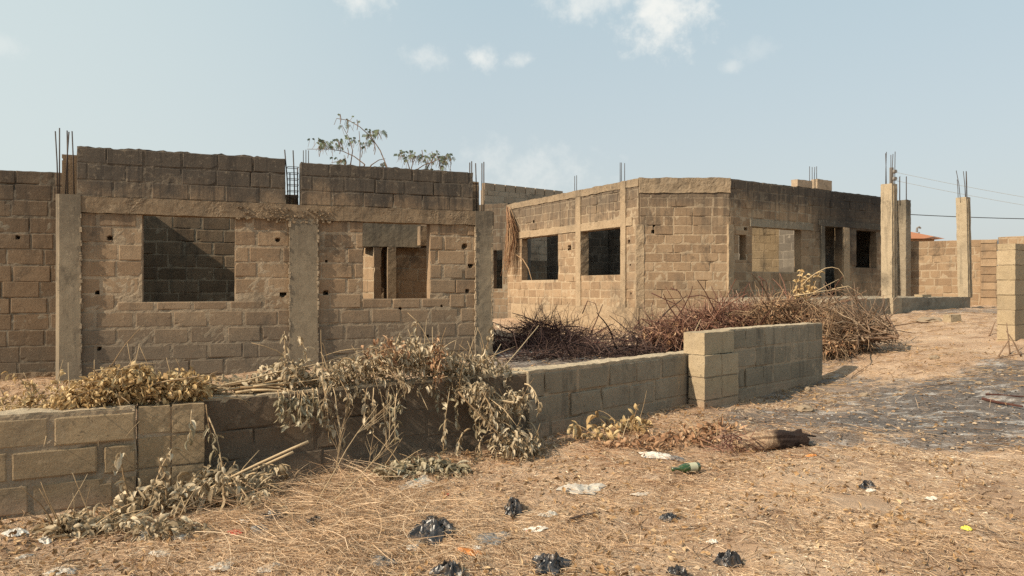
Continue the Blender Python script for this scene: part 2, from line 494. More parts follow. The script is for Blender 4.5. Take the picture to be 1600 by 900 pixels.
def axis(lo, hi, a, b, res, far):
    mid = list(np.arange(a, b, res))
    left = [a-(a-lo)*(i/12)**2.2 for i in range(12, 0, -1)]
    right = [b+(hi-b)*(i/12)**2.2 for i in range(0, 13)]
    return np.array(left+mid+right)
xs = axis(-1500, 1500, -9, 18, .085, 0); ys = axis(-600, 2500, 2, 26, .085, 0)
gx, gy = np.meshgrid(xs, ys)
gz = np.concatenate([H(gx.ravel()[i:i+20000], gy.ravel()[i:i+20000]) for i in range(0, gx.size, 20000)])
me = bpy.data.meshes.new('ground')
nx, ny = len(xs), len(ys)
ii = np.arange(nx*ny).reshape(ny, nx)
quads = np.stack([ii[:-1, :-1], ii[:-1, 1:], ii[1:, 1:], ii[1:, :-1]], -1).reshape(-1, 4)
me.from_pydata(np.c_[gx.ravel(), gy.ravel(), gz].tolist(), [], quads.tolist())
me.polygons.foreach_set('use_smooth', [True]*len(quads))
me.materials.append(ground_mat())
go = bpy.data.objects.new('ground', me); COL.objects.link(go); go['kind'] = 'structure'

# ------------------------------------------------------------------ wall frames
class Line:
    """a wall's own frame: from picture columns and distances to metres"""
    def __init__(s, pxa, da, pxb, db):
        a = W(pxa, 450, da); b = W(pxb, 450, db)
        s.P = a[:2].copy(); v = b[:2]-a[:2]; s.L = float(np.linalg.norm(v)); s.ang = math.atan2(v[1], v[0])
        s.d = v/s.L; s.n = np.array([-s.d[1], s.d[0]])
    def u(s, px, v=0.):
        k = (px-800)/F; p = s.P+s.n*v
        return float((k*p[1]-p[0])/(s.d[0]-k*s.d[1]))
    def dep(s, px, v=0.):
        return float((s.P+s.n*v+s.d*s.u(px, v))[1])
    def z(s, px, py, v=0.):
        return EYE+(450-py)/F*s.dep(px, v)
    def at(s, u, v=0., z=0.):
        p = s.P+s.d*u+s.n*v
        return np.array([p[0], p[1], z])
    def op(s, x0, x1, y0, y1, px_ref=None):
        """opening from picture bounds; heights taken at its left side (y0 top, y1 bottom)"""
        return (s.u(x0), s.u(x1), s.z(x0, y1), s.z(x0, y0))

def rebars(parent, pts, mat=None):
    for p, h, lean in pts:
        mb = MB(); p = np.array(p, float)
        tube(mb, [p-np.array([0, 0, .15]), p+np.array([lean[0]*.4, lean[1]*.4, h*.5]), p+np.array([lean[0], lean[1], h])], .0095, .009, 6)
        mb.build('rebar', M['iron'], parent, True)

# ------------------------------------------------------------------ left house
HL = Line(92, 10.1, 760, 12.35)
m_house = [masonry('house_block', BR_L, top=(2.5, 3.25, .92), bot=(.6, 1.75, .72), streak=.3, soot=[]),
           masonry('house_mortar', MO, top=(2.5, 3.3, .82), bot=(.6, 1.7, .6), streak=.25, bump=.9)]
m_conc = masonry('house_concrete', [(.165, .115, .072), (.22, .157, .099), (.28, .207, .135)], top=(2.6, 3.3, .4), streak=.35, bump=.9, agg=True)
m_colm = masonry('pillar_concrete', [(.18, .14, .094), (.24, .192, .133), (.31, .253, .179)], top=(2.0, 3.2, .55), bot=(.3, 1.0, .3), streak=.55, bump=.3)
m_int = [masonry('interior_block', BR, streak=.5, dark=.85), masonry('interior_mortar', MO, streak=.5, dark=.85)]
m_side = [masonry('shade_stained_block', BR, top=(1.6, 3.4, .6), bot=(.4, 1.3, .55), streak=.6, dark=.85), masonry('shade_stained_mortar', CO, top=(1.6, 3.4, .55), bot=(.4, 1.3, .5), streak=.6, dark=.85)]  # stained, and darkened in colour to stand in for shade
house = thing('ruined_house', HL.at(3, 3, .3), 'roofless sandcrete block house on the left with two bare window openings behind the leaf-covered wall', 'house')
zb, zt = 2.63, 2.86      # underside and top of the concrete beam
mb = MB()
w1 = HL.op(222, 367, 335, 472); w1 = (w1[0], w1[1], w1[2], zb)
w2 = HL.op(567, 672, 349, 467); w2 = (w2[0], w2[1], w2[2], zb)
pits = [(HL.u(172), HL.z(172, 372), .035), (HL.u(152), HL.z(152, 457), .028), (HL.u(434), HL.z(434, 375), .035), (HL.u(442), HL.z(442, 460), .05), (HL.u(509), HL.z(509, 457), .04),
        (HL.u(726), HL.z(726, 385), .05), (HL.u(735), HL.z(735, 415), .045), (HL.u(730), HL.z(730, 455), .035), (HL.u(155), HL.z(155, 545), .03), (HL.u(510), HL.z(510, 408), .022), (HL.u(625), HL.z(625, 482), .025), (HL.u(690), HL.z(690, 478), .02), (HL.u(668), HL.z(668, 525), .022)]
block_wall(mb, HL.P, HL.ang, .05, HL.L-.05, .1, zb, openings=[w1, w2], pits=pits, seed=1, res=.04, joint=.030, mort=.0065)
mb.build('front_wall', m_house, house)
# parapet courses above the beam
mb = MB()
block_wall(mb, HL.P, HL.ang, HL.u(120), HL.u(446), zt, 3.54, seed=2, course=.227, joint=.016, res=.045, mort=.008, top_j=.03)
mb.build('parapet', m_house, house)
mb = MB()
block_wall(mb, HL.P, HL.ang, HL.u(470), HL.u(739), zt, 3.5, seed=3, course=.222, joint=.016, res=.045, mort=.008, top_j=.03)
mb.build('parapet', m_house, house)
mb = MB()
rough_box(mb, HL.P, HL.ang, .01, HL.L+.12, -.035, .24, zb+.004, zt-.004, res=.03, amp=.008, sc=5, seed=5)
# crust of spilt concrete hanging below the beam
for k in range(150):
    u = rng.choice([rng.uniform(HL.u(370), HL.u(520)), rng.uniform(HL.u(420), HL.u(520)), rng.uniform(HL.u(430), HL.u(510))])
    if w1[0]-.02 < u < w1[1]+.02 or w2[0]-.02 < u < w2[1]+.02: continue
    s = rng.uniform(.006, .018); zc = zb+rng.uniform(-.05, .16)
    rough_box(mb, HL.P, HL.ang, u-s, u+s, -.045-s*.5, -.01, zc-s*.8, zc+s*.8, res=.02, amp=.012, sc=20, seed=k)
mb.build('ring_beam', m_conc, house)
def col(x0, x1, v0, v1, y_top, name='column', shear=None, seed=0, amp=.006):
    mb = MB()
    rough_box(mb, HL.P, HL.ang, HL.u(x0), HL.u(x1), v0, v1, .05, y_top, res=.045, amp=amp*.6, sc=3.5, seed=seed, shear=shear)
    # ragged grout squeezed out along both arrises of the shuttering
    for e_ in ((x0, x1) if x0 > 100 else (x1,)):
        uu_ = HL.u(e_); zz_ = .4
        while zz_ < min(y_top, zb)-.05:
            hh_ = rng.uniform(.02, .09)
            if rng.random() < .75:
                rough_box(mb, HL.P, HL.ang, uu_-rng.uniform(.004, .018), uu_+rng.uniform(.004, .02), v0-rng.uniform(.002, .014), v0+.03, zz_, zz_+hh_, res=.03, amp=.008, sc=20, seed=zz_, mi=1)
            zz_ += hh_+rng.uniform(-.005, .02)
    return mb.build(name, [m_colm, m_house[1]], house)
ua = HL.u(88)
def skew(u, v, z):
    # the corner pillar's left side was cast out of square
    if u < ua+.03: u = ua+ (v+.055)*-.05; v = v if v > 0 else v
    return u, v, z
def skew2(u, v, z):
    if v < -.02 and u < HL.u(90): u += .05
    elif u < HL.u(90): u -= .0
    return u, v, z
col(87, 127, -.05, .26, zt+.012, shear=skew2, seed=11)
col(452, 496, -.045, .24, zb+.01, seed=12)
col(742, 768, -.05, .3, zt+.01, seed=13, amp=.014)
# rough wall left of the corner pillar, set back
mb = MB()
zL = HL.z(60, 268, 1.0)
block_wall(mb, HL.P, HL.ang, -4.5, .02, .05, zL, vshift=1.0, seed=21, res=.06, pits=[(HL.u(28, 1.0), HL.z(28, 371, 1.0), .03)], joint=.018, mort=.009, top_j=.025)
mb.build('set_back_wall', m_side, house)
mb = MB()
rough_box(mb, HL.P, HL.ang, -4.5, -.02, .93, .995, .12, HL.z(50, 582, 1.0), res=.06, amp=.02, sc=5)
mb.build('plinth', m_conc, house)
# return wall from the corner pillar back, and the other hidden sides
def cross(u, v0, v1, z0, z1, mats, name, seed, openings=()):
    mb = MB()
    p = HL.at(u, v0)
    block_wall(mb, p[:2], HL.ang+math.pi/2, 0, v1-v0, z0, z1, openings=openings, seed=seed, res=.12)
    return mb.build(name, mats, house)
def along(v, u0, u1, z0, z1, mats, name, seed, openings=(), res=.09):
    mb = MB()
    block_wall(mb, HL.P, HL.ang, u0, u1, z0, z1, vshift=v, openings=openings, seed=seed, res=res, mort=.009)
    return mb.build(name, mats, house)
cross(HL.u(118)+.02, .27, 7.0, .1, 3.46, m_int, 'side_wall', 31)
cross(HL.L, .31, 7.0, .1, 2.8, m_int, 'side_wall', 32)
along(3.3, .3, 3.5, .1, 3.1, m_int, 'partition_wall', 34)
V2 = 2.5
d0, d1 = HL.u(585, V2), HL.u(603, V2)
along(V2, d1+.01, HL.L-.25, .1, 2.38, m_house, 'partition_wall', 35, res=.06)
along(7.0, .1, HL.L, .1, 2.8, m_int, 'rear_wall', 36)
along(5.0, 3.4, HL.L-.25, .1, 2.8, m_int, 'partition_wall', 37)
mb = MB()
rough_box(mb, HL.P, HL.ang, HL.u(563, V2-.1), HL.u(655, V2), V2-.12, V2+.25, 2.385, 2.84, res=.05, amp=.006, sc=5, seed=4)
mb.build('inner_beam', m_colm, house)
mb = MB()
rough_box(mb, HL.P, HL.ang, HL.u(657, 1.2), HL.u(671, 1.2), 1.2, 1.42, 2.36, 2.7, res=.05, amp=.008, sc=6, seed=4)
mb.build('bracket_block', m_house[0], house)
mb = MB()   # pale pier beside the inner doorway
rough_box(mb, HL.P, HL.ang, d1+.004, HL.u(616, V2), V2-.16, V2+.2, .1, 2.38, res=.06, amp=.006, seed=6)
mb.build('column', m_conc, house)
mb = MB()   # short canted stub left of the doorway, facing the sun
p = HL.at(HL.u(562, V2+.55), V2+.55)
q = HL.at(HL.u(584, V2-.12), V2-.12)
ang = math.atan2(q[1]-p[1], q[0]-p[0])
block_wall(mb, p[:2], ang, 0, float(np.linalg.norm(q-p)), .1, 2.37, thick=.15, seed=38, res=.06)
mb.build('partition_wall', [masonry('sunlit_block', BR_L, streak=.15), m_house[1]], house)
mb = MB()
rough_box(mb, HL.P, HL.ang, d0+.02, d0+.1, V2+.02, V2+.08, .1, 2.36, res=.1, amp=.003)
for k in range(5):
    rough_box(mb, HL.P, HL.ang, d0+.1, d0+.16, V2+.03, V2+.06, .4+k*.38, .46+k*.38, res=.1, amp=.003)
mb.build('door_frame', M['wood'], house)
mb = MB(); c4 = [HL.at(d0-.5, V2+.3), HL.at(HL.L-.3, V2+.3), HL.at(HL.L-.3, 4.95), HL.at(d0-.5, 4.95)]
mb.add([(p[0], p[1], 2.5) for p in c4]+[(p[0], p[1], 2.6) for p in c4], [(3, 2, 1, 0), (4, 5, 6, 7), (0, 1, 5, 4), (1, 2, 6, 5), (2, 3, 7, 6), (3, 0, 4, 7)])
mb.build('shade_slab', m_int[1], house)  # slab added to darken the room behind the inner doorway
# starter bars
def hb(px, ytop, ybase, v=.1, lean=(0, 0)):
    b = HL.at(HL.u(px, v), v, HL.z(px, ybase, v)); return (b, HL.z(px, ytop, v)-b[2], lean)
rebars(house, [hb(91, 205, 303, .02, (-.04, 0)), hb(93, 200, 303, .16, (.0, 0)), hb(102, 206, 303, .05, (.05, 0)), hb(106, 204, 303, .17, (-.01, 0)), hb(116, 205, 303, .14, (-.03, 0)),
               hb(451, 234, 320, .03, (-.06, 0)), hb(461, 235, 320, .05, (-.03, 0)), hb(465, 262, 320, .18, (0, 0)), hb(453, 270, 320, .18, (0, 0)),
               hb(734, 254, 330, .04), hb(737, 252, 330, .17), hb(745, 255, 330, .1, (-.02, 0)), hb(753, 255, 330, .04), hb(756, 253, 330, .17)])
rebars(house, [hb(474, 235, 262, 6.0), hb(478, 234, 262, 6.0), hb(482, 235, 262, 6.0)])
for k in range(6):   # stirrups in the gap
    mb = MB(); zz = 2.98+k*.09
    c = [HL.at(HL.u(450), .03, zz), HL.at(HL.u(467), .03, zz), HL.at(HL.u(467), .19, zz), HL.at(HL.u(450), .19, zz), HL.at(HL.u(450), .03, zz)]
    tube(mb, c, .005, .005, 5); mb.build('stirrup', M['iron'], house)
mb = MB()   # dark stub of blocks in the right-hand gap
block_wall(mb, HL.P, HL.ang, HL.u(741), HL.u(758), zt+.02, 3.4, thick=.1, seed=40, vshift=.3, res=.06)
mb.build('parapet', m_int, house)
mb = MB()
block_wall(mb, HL.P, HL.ang, HL.u(448), HL.u(470), zt, 3.05, thick=.1, seed=41, vshift=.35, res=.06)
mb.build('parapet', m_int, house)

# ------------------------------------------------------------------ right house (chamfered corner)
LA = Line(793, 25.0, 1000, 19.0)
LB = Line(1000, 19.0, 1140, 19.0)
LC = Line(1140, 19.0, 1402, 23.3)
ZTOP = 4.41; ZRB = 4.02
m_wing = [masonry('wing_block', BR_L, top=(2.9, 4.2, .68), bot=(.7, 1.35, .45), streak=.5, pale=(.42, .325, .225)), masonry('wing_mortar', [(.3, .222, .143), (.385, .293, .195), (.465, .365, .255)], top=(3.1, 4.3, .6), bot=(.6, 1.2, .35), streak=.2, bump=.9)]
doorp = LC.at(LC.u(1302), 0, 3.4)
soot = [(doorp, 1.5, .7), (LC.at(LC.u(1350), 0, 4.1), 2.0, .75), (LC.at(LC.u(1350), 0, 2.4), 1.0, .5)]
m_wingC = [masonry('porch_block', BR_L, top=(3.55, 4.25, .85), bot=(.9, 1.6, .25), soot=soot, streak=.35, pale=(.46, .36, .24)), masonry('porch_mortar', MO, top=(3.5, 4.5, .8), bot=(.8, 1.5, .4), soot=soot, streak=.45, bump=.9)]
m_wconc = masonry('wing_concrete', [(.26, .188, .118), (.34, .252, .163), (.42, .322, .217)], streak=.25, bump=.9, agg=True, top=(3.6, 4.7, .4))
m_wconcC = masonry('porch_concrete', CO, top=(3.3, 4.3, .6), soot=soot, streak=.45, bump=.9, agg=True)
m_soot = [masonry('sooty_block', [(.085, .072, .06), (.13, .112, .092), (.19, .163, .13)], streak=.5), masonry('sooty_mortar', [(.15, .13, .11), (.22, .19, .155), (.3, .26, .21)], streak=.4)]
wing = thing('chamfered_house', (6, 21, .6), 'roofless block house with chamfered sunlit corner, behind the brush heaps, porch door blackened by soot', 'house')
ZL = 3.22
a1 = LA.op(815, 872, 383, 438); a2 = LA.op(902, 970, 370, 431)
a1 = (a1[0], a1[1], LA.z(815, 438), ZL-.02); a2 = (a2[0], a2[1], LA.z(902, 432)+.02, ZL-.02)
mb = MB()
pitsA = [(LA.u(890), LA.z(890, 387), .09), (LA.u(983), LA.z(983, 378), .06), (LA.u(834), LA.z(834, 346), .05), (LA.u(986), LA.z(986, 459), .03), (LA.u(985), LA.z(985, 414), .025)]
block_wall(mb, LA.P, LA.ang, 0, LA.L-.06, .3, ZTOP-.2, openings=[a1, a2], pits=pitsA, seed=51, res=.07, joint=.026, mort=.0075, zref=1.08)
mb.build('left_wall', m_wing, wing)
mb = MB()
pitsB = [(LB.u(1021), LB.z(1021, 362), .05), (LB.u(1022), LB.z(1022, 353), .03)]
block_wall(mb, LB.P, LB.ang, 0, LB.L, .3, ZRB, seed=52, res=.06, joint=.026, mort=.0075, zref=1.08, pits=pitsB)
mb.build('corner_wall', m_wing, wing)
c1 = (LC.u(1175), LC.u(1252), LC.z(1175, 424), LC.z(1175, 354))
cd = (LC.u(1288), LC.u(1316), 1.2, 3.36)
c2 = (LC.u(1338), LC.u(1370), LC.z(1338, 418), 3.32)
ch = (LC.u(1154), LC.u(1166), LC.z(1160, 406), LC.z(1160, 367))
ch2 = (LC.u(1162.5), LC.u(1168), LC.z(1164, 360), LC.z(1164, 355))
mb = MB()
block_wall(mb, LC.P, LC.ang, .02, LC.L, .5, ZTOP-.02, openings=[c1, cd, c2, ch, ch2], seed=53, res=.07, joint=.02, mort=.0075, zref=1.08)
mb.build('porch_wall', m_wingC, wing)
# ring beams, lintels, pilasters
def wbox(L, u0, u1, v0, v1, z0, z1, mat, name, amp=.015, res=.06, seed=0):
    mb = MB(); rough_box(mb, L.P, L.ang, u0, u1, v0, v1, z0, z1, res=res, amp=amp, sc=5, seed=seed)
    return mb.build(name, mat, wing)
wbox(LB, -.02, LB.L+.02, -.03, .24, ZRB+.004, ZTOP, m_wconc, 'ring_beam', .02, .05, 1)
wbox(LA, 0, LA.L-.05, -.025, .24, ZTOP-.196, ZTOP-.01, m_wconc, 'ring_beam', .02, .06, 2)
wbox(LA, a1[0]-.15, LA.L-.3, -.03, .24, ZL, ZL+.2, m_wconc, 'lintel', .012, .05, 3)
wbox(LA, LA.u(890)+.35, LA.u(890)+.6, -.035, .25, .35, ZTOP-.2, m_wconc, 'column', .01, .06, 5)
wbox(LA, LA.u(971), LA.u(979), -.04, .25, .35, ZTOP-.02, m_wconc, 'column', .01, .06, 6)
wbox(LB, -.1, .1, -.02, .2, .35, ZL, m_wconc, 'column', .02, .05, 7)
wbox(LC, -.06, .14, -.025, .2, .5, ZL, m_wconc, 'column', .015, .05, 8)
wbox(LC, c1[0]-.1, c1[1]+.5, -.03, .24, c1[3]+.004, c1[3]+.2, m_wconcC, 'lintel', .012, .05, 9)
wbox(LC, cd[0]-.28, LC.L, -.03, .24, 3.365, 3.54, m_wconcC, 'lintel', .014, .05, 10)
wbox(LC, cd[0]-.2, cd[0]-.02, -.04, .25, 1.2, 3.36, m_wconcC, 'column', .01, .06, 11)
wbox(LC, cd[1]+.01, cd[1]+.3, -.05, .26, 1.0, 3.36, m_wconc, 'column', .012, .06, 12)
wbox(LA, .4, LA.L+.05, -.09, .0, .3, 1.09, m_wconc, 'plinth', .02, .07, 13)
wbox(LB, -.02, LB.L, -.09, .0, .3, 1.08, m_wconc, 'plinth', .02, .07, 14)
# rear column beside the porch wall end
mb = MB(); e = LC.at(LC.u(1406), -.1)
rough_box(mb, e[:2], LC.ang, -.11, .18, -.15, .15, 1.0, EYE+137/F*23.3, res=.06, amp=.012); mb.build('column', m_wconcC, wing)
# rooms behind the openings
wbox_in = [(LA, 1.5, .1, LA.L+.2, m_soot, 61), (LC, 2.2, .9, LC.L, m_soot, 62)]
for L, v, ua_, ub_, mt, sd in wbox_in[:1]:
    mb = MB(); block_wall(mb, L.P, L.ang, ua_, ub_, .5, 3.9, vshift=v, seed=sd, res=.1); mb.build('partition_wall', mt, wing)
mb = MB(); p = LC.at(ch[0]-.35, .6); block_wall(mb, p[:2], LC.ang, 0, .95, .8, 3.6, seed=68, res=.12); mb.build('partition_wall', m_soot, wing)  # short wall added behind the hole to keep it dark
mb = MB(); p = W(1172, 450, 21.75)
m_room = [masonry('plastered_block', [(.26, .19, .115), (.33, .245, .15), (.4, .3, .19)], streak=.6), m_wing[1]]
slit = (1.02, 1.11, 1.9, 2.75)
block_wall(mb, p[:2], R(6), 0, 2.3, .8, 3.8, seed=63, res=.1, joint=.006, mort=.004, proud=.004, openings=[slit]); mb.build('partition_wall', m_room, wing)
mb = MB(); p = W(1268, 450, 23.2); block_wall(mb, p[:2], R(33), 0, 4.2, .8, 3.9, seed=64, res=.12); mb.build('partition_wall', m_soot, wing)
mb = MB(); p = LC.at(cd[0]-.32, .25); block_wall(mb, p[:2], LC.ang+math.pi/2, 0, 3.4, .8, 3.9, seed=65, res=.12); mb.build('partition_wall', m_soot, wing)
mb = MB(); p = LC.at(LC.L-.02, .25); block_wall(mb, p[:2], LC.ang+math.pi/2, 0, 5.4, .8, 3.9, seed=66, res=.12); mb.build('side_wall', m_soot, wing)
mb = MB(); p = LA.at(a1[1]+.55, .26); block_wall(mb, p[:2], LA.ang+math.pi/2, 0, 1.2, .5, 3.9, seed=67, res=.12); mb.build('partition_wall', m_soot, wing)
def shade_deck(pts, z):  # unseen slab added over the porch rooms to darken their openings
    mb = MB(); n = len(pts)
    mb.add([(p[0], p[1], z) for p in pts]+[(p[0], p[1], z+.1) for p in pts], [tuple(range(n))[::-1], tuple(range(n, 2*n))]+[(i, (i+1) % n, n+(i+1) % n, n+i) for i in range(n)])
    return mb.build('shade_slab', m_soot[1], wing)
shade_deck([LC.at(cd[0]-.1, .26), LC.at(LC.L-.3, .26), LC.at(LC.L-.3, 4.2), LC.at(cd[0]-.1, 4.2)], 3.7)
# recess wall joining the left house, its dark window
LR = Line(740, 25.75, 793, 25.06)
mb = MB()
rw = (LR.u(771), LR.u(785), LR.z(778, 451), LR.z(778, 391))
block_wall(mb, LR.P, LR.ang, -3, LR.L+.0, .3, LR.z(780, 318), openings=[rw], seed=71, res=.1); mb.build('recess_wall', m_side, wing)  # dark tone of this wall is painted in for missing shade
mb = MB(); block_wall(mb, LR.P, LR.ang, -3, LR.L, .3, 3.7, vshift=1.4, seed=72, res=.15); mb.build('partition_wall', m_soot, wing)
# rear wall of newer grey blocks with loose top course
LD = Line(757, 26.0, 885, 28.4)
m_new = [masonry('newer_block', [(.3, .22, .15), (.37, .28, .195), (.43, .335, .24)], streak=.1), masonry('newer_mortar', CO, streak=.3)]
mb = MB(); zd = LD.z(850, 306)
block_wall(mb, LD.P, LD.ang, 0, LD.L, 2.6, zd, seed=73, res=.1, course=.25, joint=.012)
ucur = 0.02
while ucur < LD.L-.4:
    if not (LD.u(788) < ucur+.2 < LD.u(795)):
        rough_box(mb, LD.P, LD.ang, ucur, ucur+.42, .01, .22, zd+.004, zd+.25, res=.1, amp=.006, tint=rng.random())
    ucur += .465
mb.build('rear_wall', m_new, wing)
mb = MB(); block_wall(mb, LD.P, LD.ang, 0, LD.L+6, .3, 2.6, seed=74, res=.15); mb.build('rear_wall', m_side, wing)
def wb(L, px, ytop, ybase, v=.1, lean=(0, 0)):
    b = L.at(L.u(px, v), v, L.z(px, ybase, v)); return (b, L.z(px, ytop, v)-b[2], lean)
rebars(wing, [wb(LA, 898, 275, 300, .06), wb(LA, 901, 274, 300, .18), wb(LA, 969, 254, 282, .05), wb(LA, 971, 254, 282, .18), wb(LA, 976, 255, 282, .1),
              wb(LC, 1265, 260, 295, .06), wb(LC, 1269, 261, 295, .18), wb(LC, 1272, 261, 295, .06, (.02, 0)), wb(LC, 1276, 260, 295, .18)])
rebars(wing, [(e+np.array([dx, dy, EYE+137/F*23.3]), .75, (0, 0)) for dx, dy in ((-.12, -.05), (-.06, .1), (.1, -.02), (.14, .08))])
# two loose blocks on the porch wall
for i, (px0, px1, yb, yt, lab) in enumerate([(1246, 1269, 296, 287, 'pair of grey blocks left of the upright bars on the porch wall top'), (1277, 1300, 299, 284, 'squat block right of the upright bars on the porch wall top')]):
    mb = MB(); u0, u1 = LC.u(px0), LC.u(px1)
    rough_box(mb, LC.P, LC.ang, u0, u1, .0, .2, ZTOP-.01, ZTOP+(.19 if i == 0 else .27), res=.07, amp=.01, tint=.6)
    tag(mb.build('loose_block', m_new[0]), lab, 'block', 'loose blocks')
# porch: raised slab, two free columns
porch = thing('porch', (10.5, 18.8, 1.0), 'raised concrete porch slab with two tall bare columns and upright bars', 'porch')
LP = Line(1389, 17.6, 1506, 20.1)
m_porch = masonry('porch_slab_concrete', CO, streak=.45, bump=.9, agg=True)
m_pcol = masonry('board_marked_concrete', [(.3, .24, .16), (.36, .29, .2), (.43, .35, .24)], streak=.55, bump=.9)
mb = MB()
rough_box(mb, LP.P, LP.ang, -2.6, LP.L+.1, -.12, 2.9, .5, 1.36, res=.1, amp=.02); mb.build('slab', m_porch, porch)
mb = MB()
rough_box(mb, LP.P, LP.ang, -.22, .22, -.2, .22, .7, 1.375, res=.05, amp=.012); mb.build('pedestal', m_pcol, porch)
def pcol(u, zt_, lean):
    mb = MB()
    def sh(uu, v, z): return uu+lean*(zt_-z), v, z
    rough_box(mb, LP.P, LP.ang, u-.13, u+.13, -.13, .13, 1.34, zt_, res=.05, amp=.008, sc=7, shear=sh)
    # ridges left by the board joints
    for o in (-.06, .05):
        rough_box(mb, LP.P, LP.ang, u+o-.008, u+o+.008, -.145, -.125, 1.36, zt_-.05, res=.06, amp=.006, shear=sh)
    return mb.build('column', m_pcol, porch)
z1_ = EYE+(450-288)/F*17.6; z2_ = EYE+(450-309)/F*20.1
pcol(0, z1_, .006); pcol(LP.L-.05, z2_, .05)
c = LP.at(0, 0, z1_)
rebars(porch, [(c+np.array([dx, dy, 0]), h, l) for dx, dy, h, l in ((-.09, -.06, .72, (-.02, 0)), (-.04, .08, .78, (.02, 0)), (.0, -.09, .68, (.0, 0)), (.08, .03, .72, (.03, 0)), (.1, -.07, .76, (.01, 0)))])
c = LP.at(LP.L-.05, 0, z2_)
rebars(porch, [(c+np.array([dx, dy, 0]), h, l) for dx, dy, h, l in ((-.1, -.06, .72, (-.12, 0)), (-.08, .08, .5, (-.03, 0)), (.02, -.08, .7, (-.06, 0)), (.1, .03, .72, (.0, 0)), (.08, -.05, .7, (-.02, 0)))])

# ------------------------------------------------------------------ low walls along the street
m_lowL = [masonry('low_wall_block', [(.25, .175, .10), (.32, .23, .135), (.38, .28, .17)], bot=(.1, .55, .5), streak=.2, bump=.7, dust=(.05, .3)), masonry('low_wall_mortar', MO, bot=(.1, .6, .5), streak=.2, bump=1.)]
m_lowM = [masonry('plastered_low_wall', [(.10, .068, .044), (.135, .094, .062), (.175, .125, .082)], bot=(.25, .75, .45), streak=.4, bump=.8, dust=(.12, .34)), masonry('plastered_low_mortar', [(.105, .072, .047), (.145, .103, .069), (.19, .138, .093)], bot=(.2, .7, .5), streak=.4, bump=1.)]
m_lowR = [masonry('grey_low_block', [(.2, .165, .115), (.27, .22, .155), (.33, .265, .185)], bot=(.2, .75, .4), streak=.65, bump=.9, dust=(.22, .45)), masonry('grey_low_mortar', MO, bot=(.2, .7, .3), streak=.4, bump=1.)]
m_cap = masonry('mortar_cap', [(.36, .28, .18), (.43, .34, .23), (.5, .4, .28)], streak=0., bump=.9)

def low(name, L, u0, u1, z0, z1, mats, label, seed, course, joint=.03, bl=.47, proud=.005, cap=True, mort=.0045, pits=(), vshift=0., slope=0.):
    t = thing(name, L.at((u0+u1)/2, .1, z0), label, 'wall', 'low walls along the street')
    mb = MB(); block_wall(mb, L.P, L.ang, u0, u1, z0, z1-.012, seed=seed, course=course, joint=joint, bl=bl, proud=proud, res=.03, mort=mort, zref=z1-.012-course*5, pits=pits, vshift=vshift, top_j=.008, slope=slope)
    mb.build('masonry', mats, t)
    if cap:
        mb = MB()
        def sh(u, v, z): return u, v, z+slope*u
        rough_box(mb, L.P, L.ang, u0+.01, u1-.01, .005+vshift, .22+vshift, z1-.03, z1+.006, res=.03, amp=.012, sc=8, shear=sh)
        mb.build('cap', m_cap, t)
    return t
L1 = Line(0, 4.75, 320, 5.33)
zL1 = .78
tL1 = low('low_wall', L1, -1.6, L1.u(213), -.05, zL1, m_lowL, 'low wall of wide brown blocks at the lower left corner under golden leaves', 81, .215, joint=.03, bl=.50)
mb = MB()
for (a_, b_, vv) in ((217, 266, .006), (269, 319, -.004)):
    for k, (z0_, z1_) in enumerate(((-.05, .13), (.14, .345), (.355, .565), (.585, .775))):
        rough_box(mb, L1.P, L1.ang, L1.u(a_), L1.u(b_), vv, .215, z0_+rng.uniform(0, .008), z1_, res=.035, amp=.005, sc=8, tint=rng.random(), seed=a_+k)
rough_box(mb, L1.P, L1.ang, L1.u(215), L1.u(318), .014, .2, -.05, .765, res=.04, amp=.006, mi=1)
mb.build('masonry', m_lowL, tL1)
L2 = Line(322, 5.48, 825, 6.75)
sl = (.835-.775)/L2.L
low('low_wall', L2, -.3, L2.L+.0, -.05, .775, m_lowM, 'dark plastered low wall half hidden by drooping wilted leaves', 82, .225, joint=.01, proud=.0, mort=.003, slope=sl)
L3 = Line(826, 6.72, 1092, 8.75)
low('low_wall', L3, .0, L3.u(1099), -.05, .845, m_lowR, 'grey streaked low wall ending at the square pier beside the burnt ground', 83, .235, joint=.024, proud=.006, bl=.46)
# square pier with lit face + raised right section
L4 = Line(1140, 8.95, 1285, 10.65)
t4 = thing('gate_pier_wall', L4.at(.8, .1, .2), 'raised block wall with a sunlit square pier at its left end, in front of the brush heap', 'wall', 'low walls along the street')
mb = MB(); block_wall(mb, L4.P, L4.ang, -.02, L4.L, .0, 1.095, seed=84, course=.243, joint=.022, res=.03, zref=1.095-.243*5, top_j=.008); mb.build('masonry', m_lowR, t4)
mb = MB(); rough_box(mb, L4.P, L4.ang, .01, L4.L-.01, .005, .22, 1.07, 1.1, res=.03, amp=.01, sc=8); mb.build('cap', m_cap, t4)
uP0, uP1 = L4.u(1101, -.12), -.005
m_pier = [masonry('pier_block', [(.28, .215, .135), (.35, .27, .17), (.41, .32, .21)], streak=.35, bot=(.2, .6, .3), bump=.8, dust=(.22, .45)), m_lowR[1]]
mb = MB()
for k, zz in enumerate((0, .33, .585)):
    rough_box(mb, L4.P, L4.ang, uP0, (uP0+uP1)/2-.006, -.12, .09, zz+.01, (.32, .575, .835)[k], res=.045, amp=.006, tint=rng.random(), seed=k)
    rough_box(mb, L4.P, L4.ang, (uP0+uP1)/2+.006, uP1, -.12, .0, zz+.01, (.32, .575, .83)[k], res=.045, amp=.006, tint=rng.random(), seed=k+5)
rough_box(mb, L4.P, L4.ang, uP0+.01, uP1-.01, -.107, .08, .0, .83, res=.05, amp=.006, mi=1)
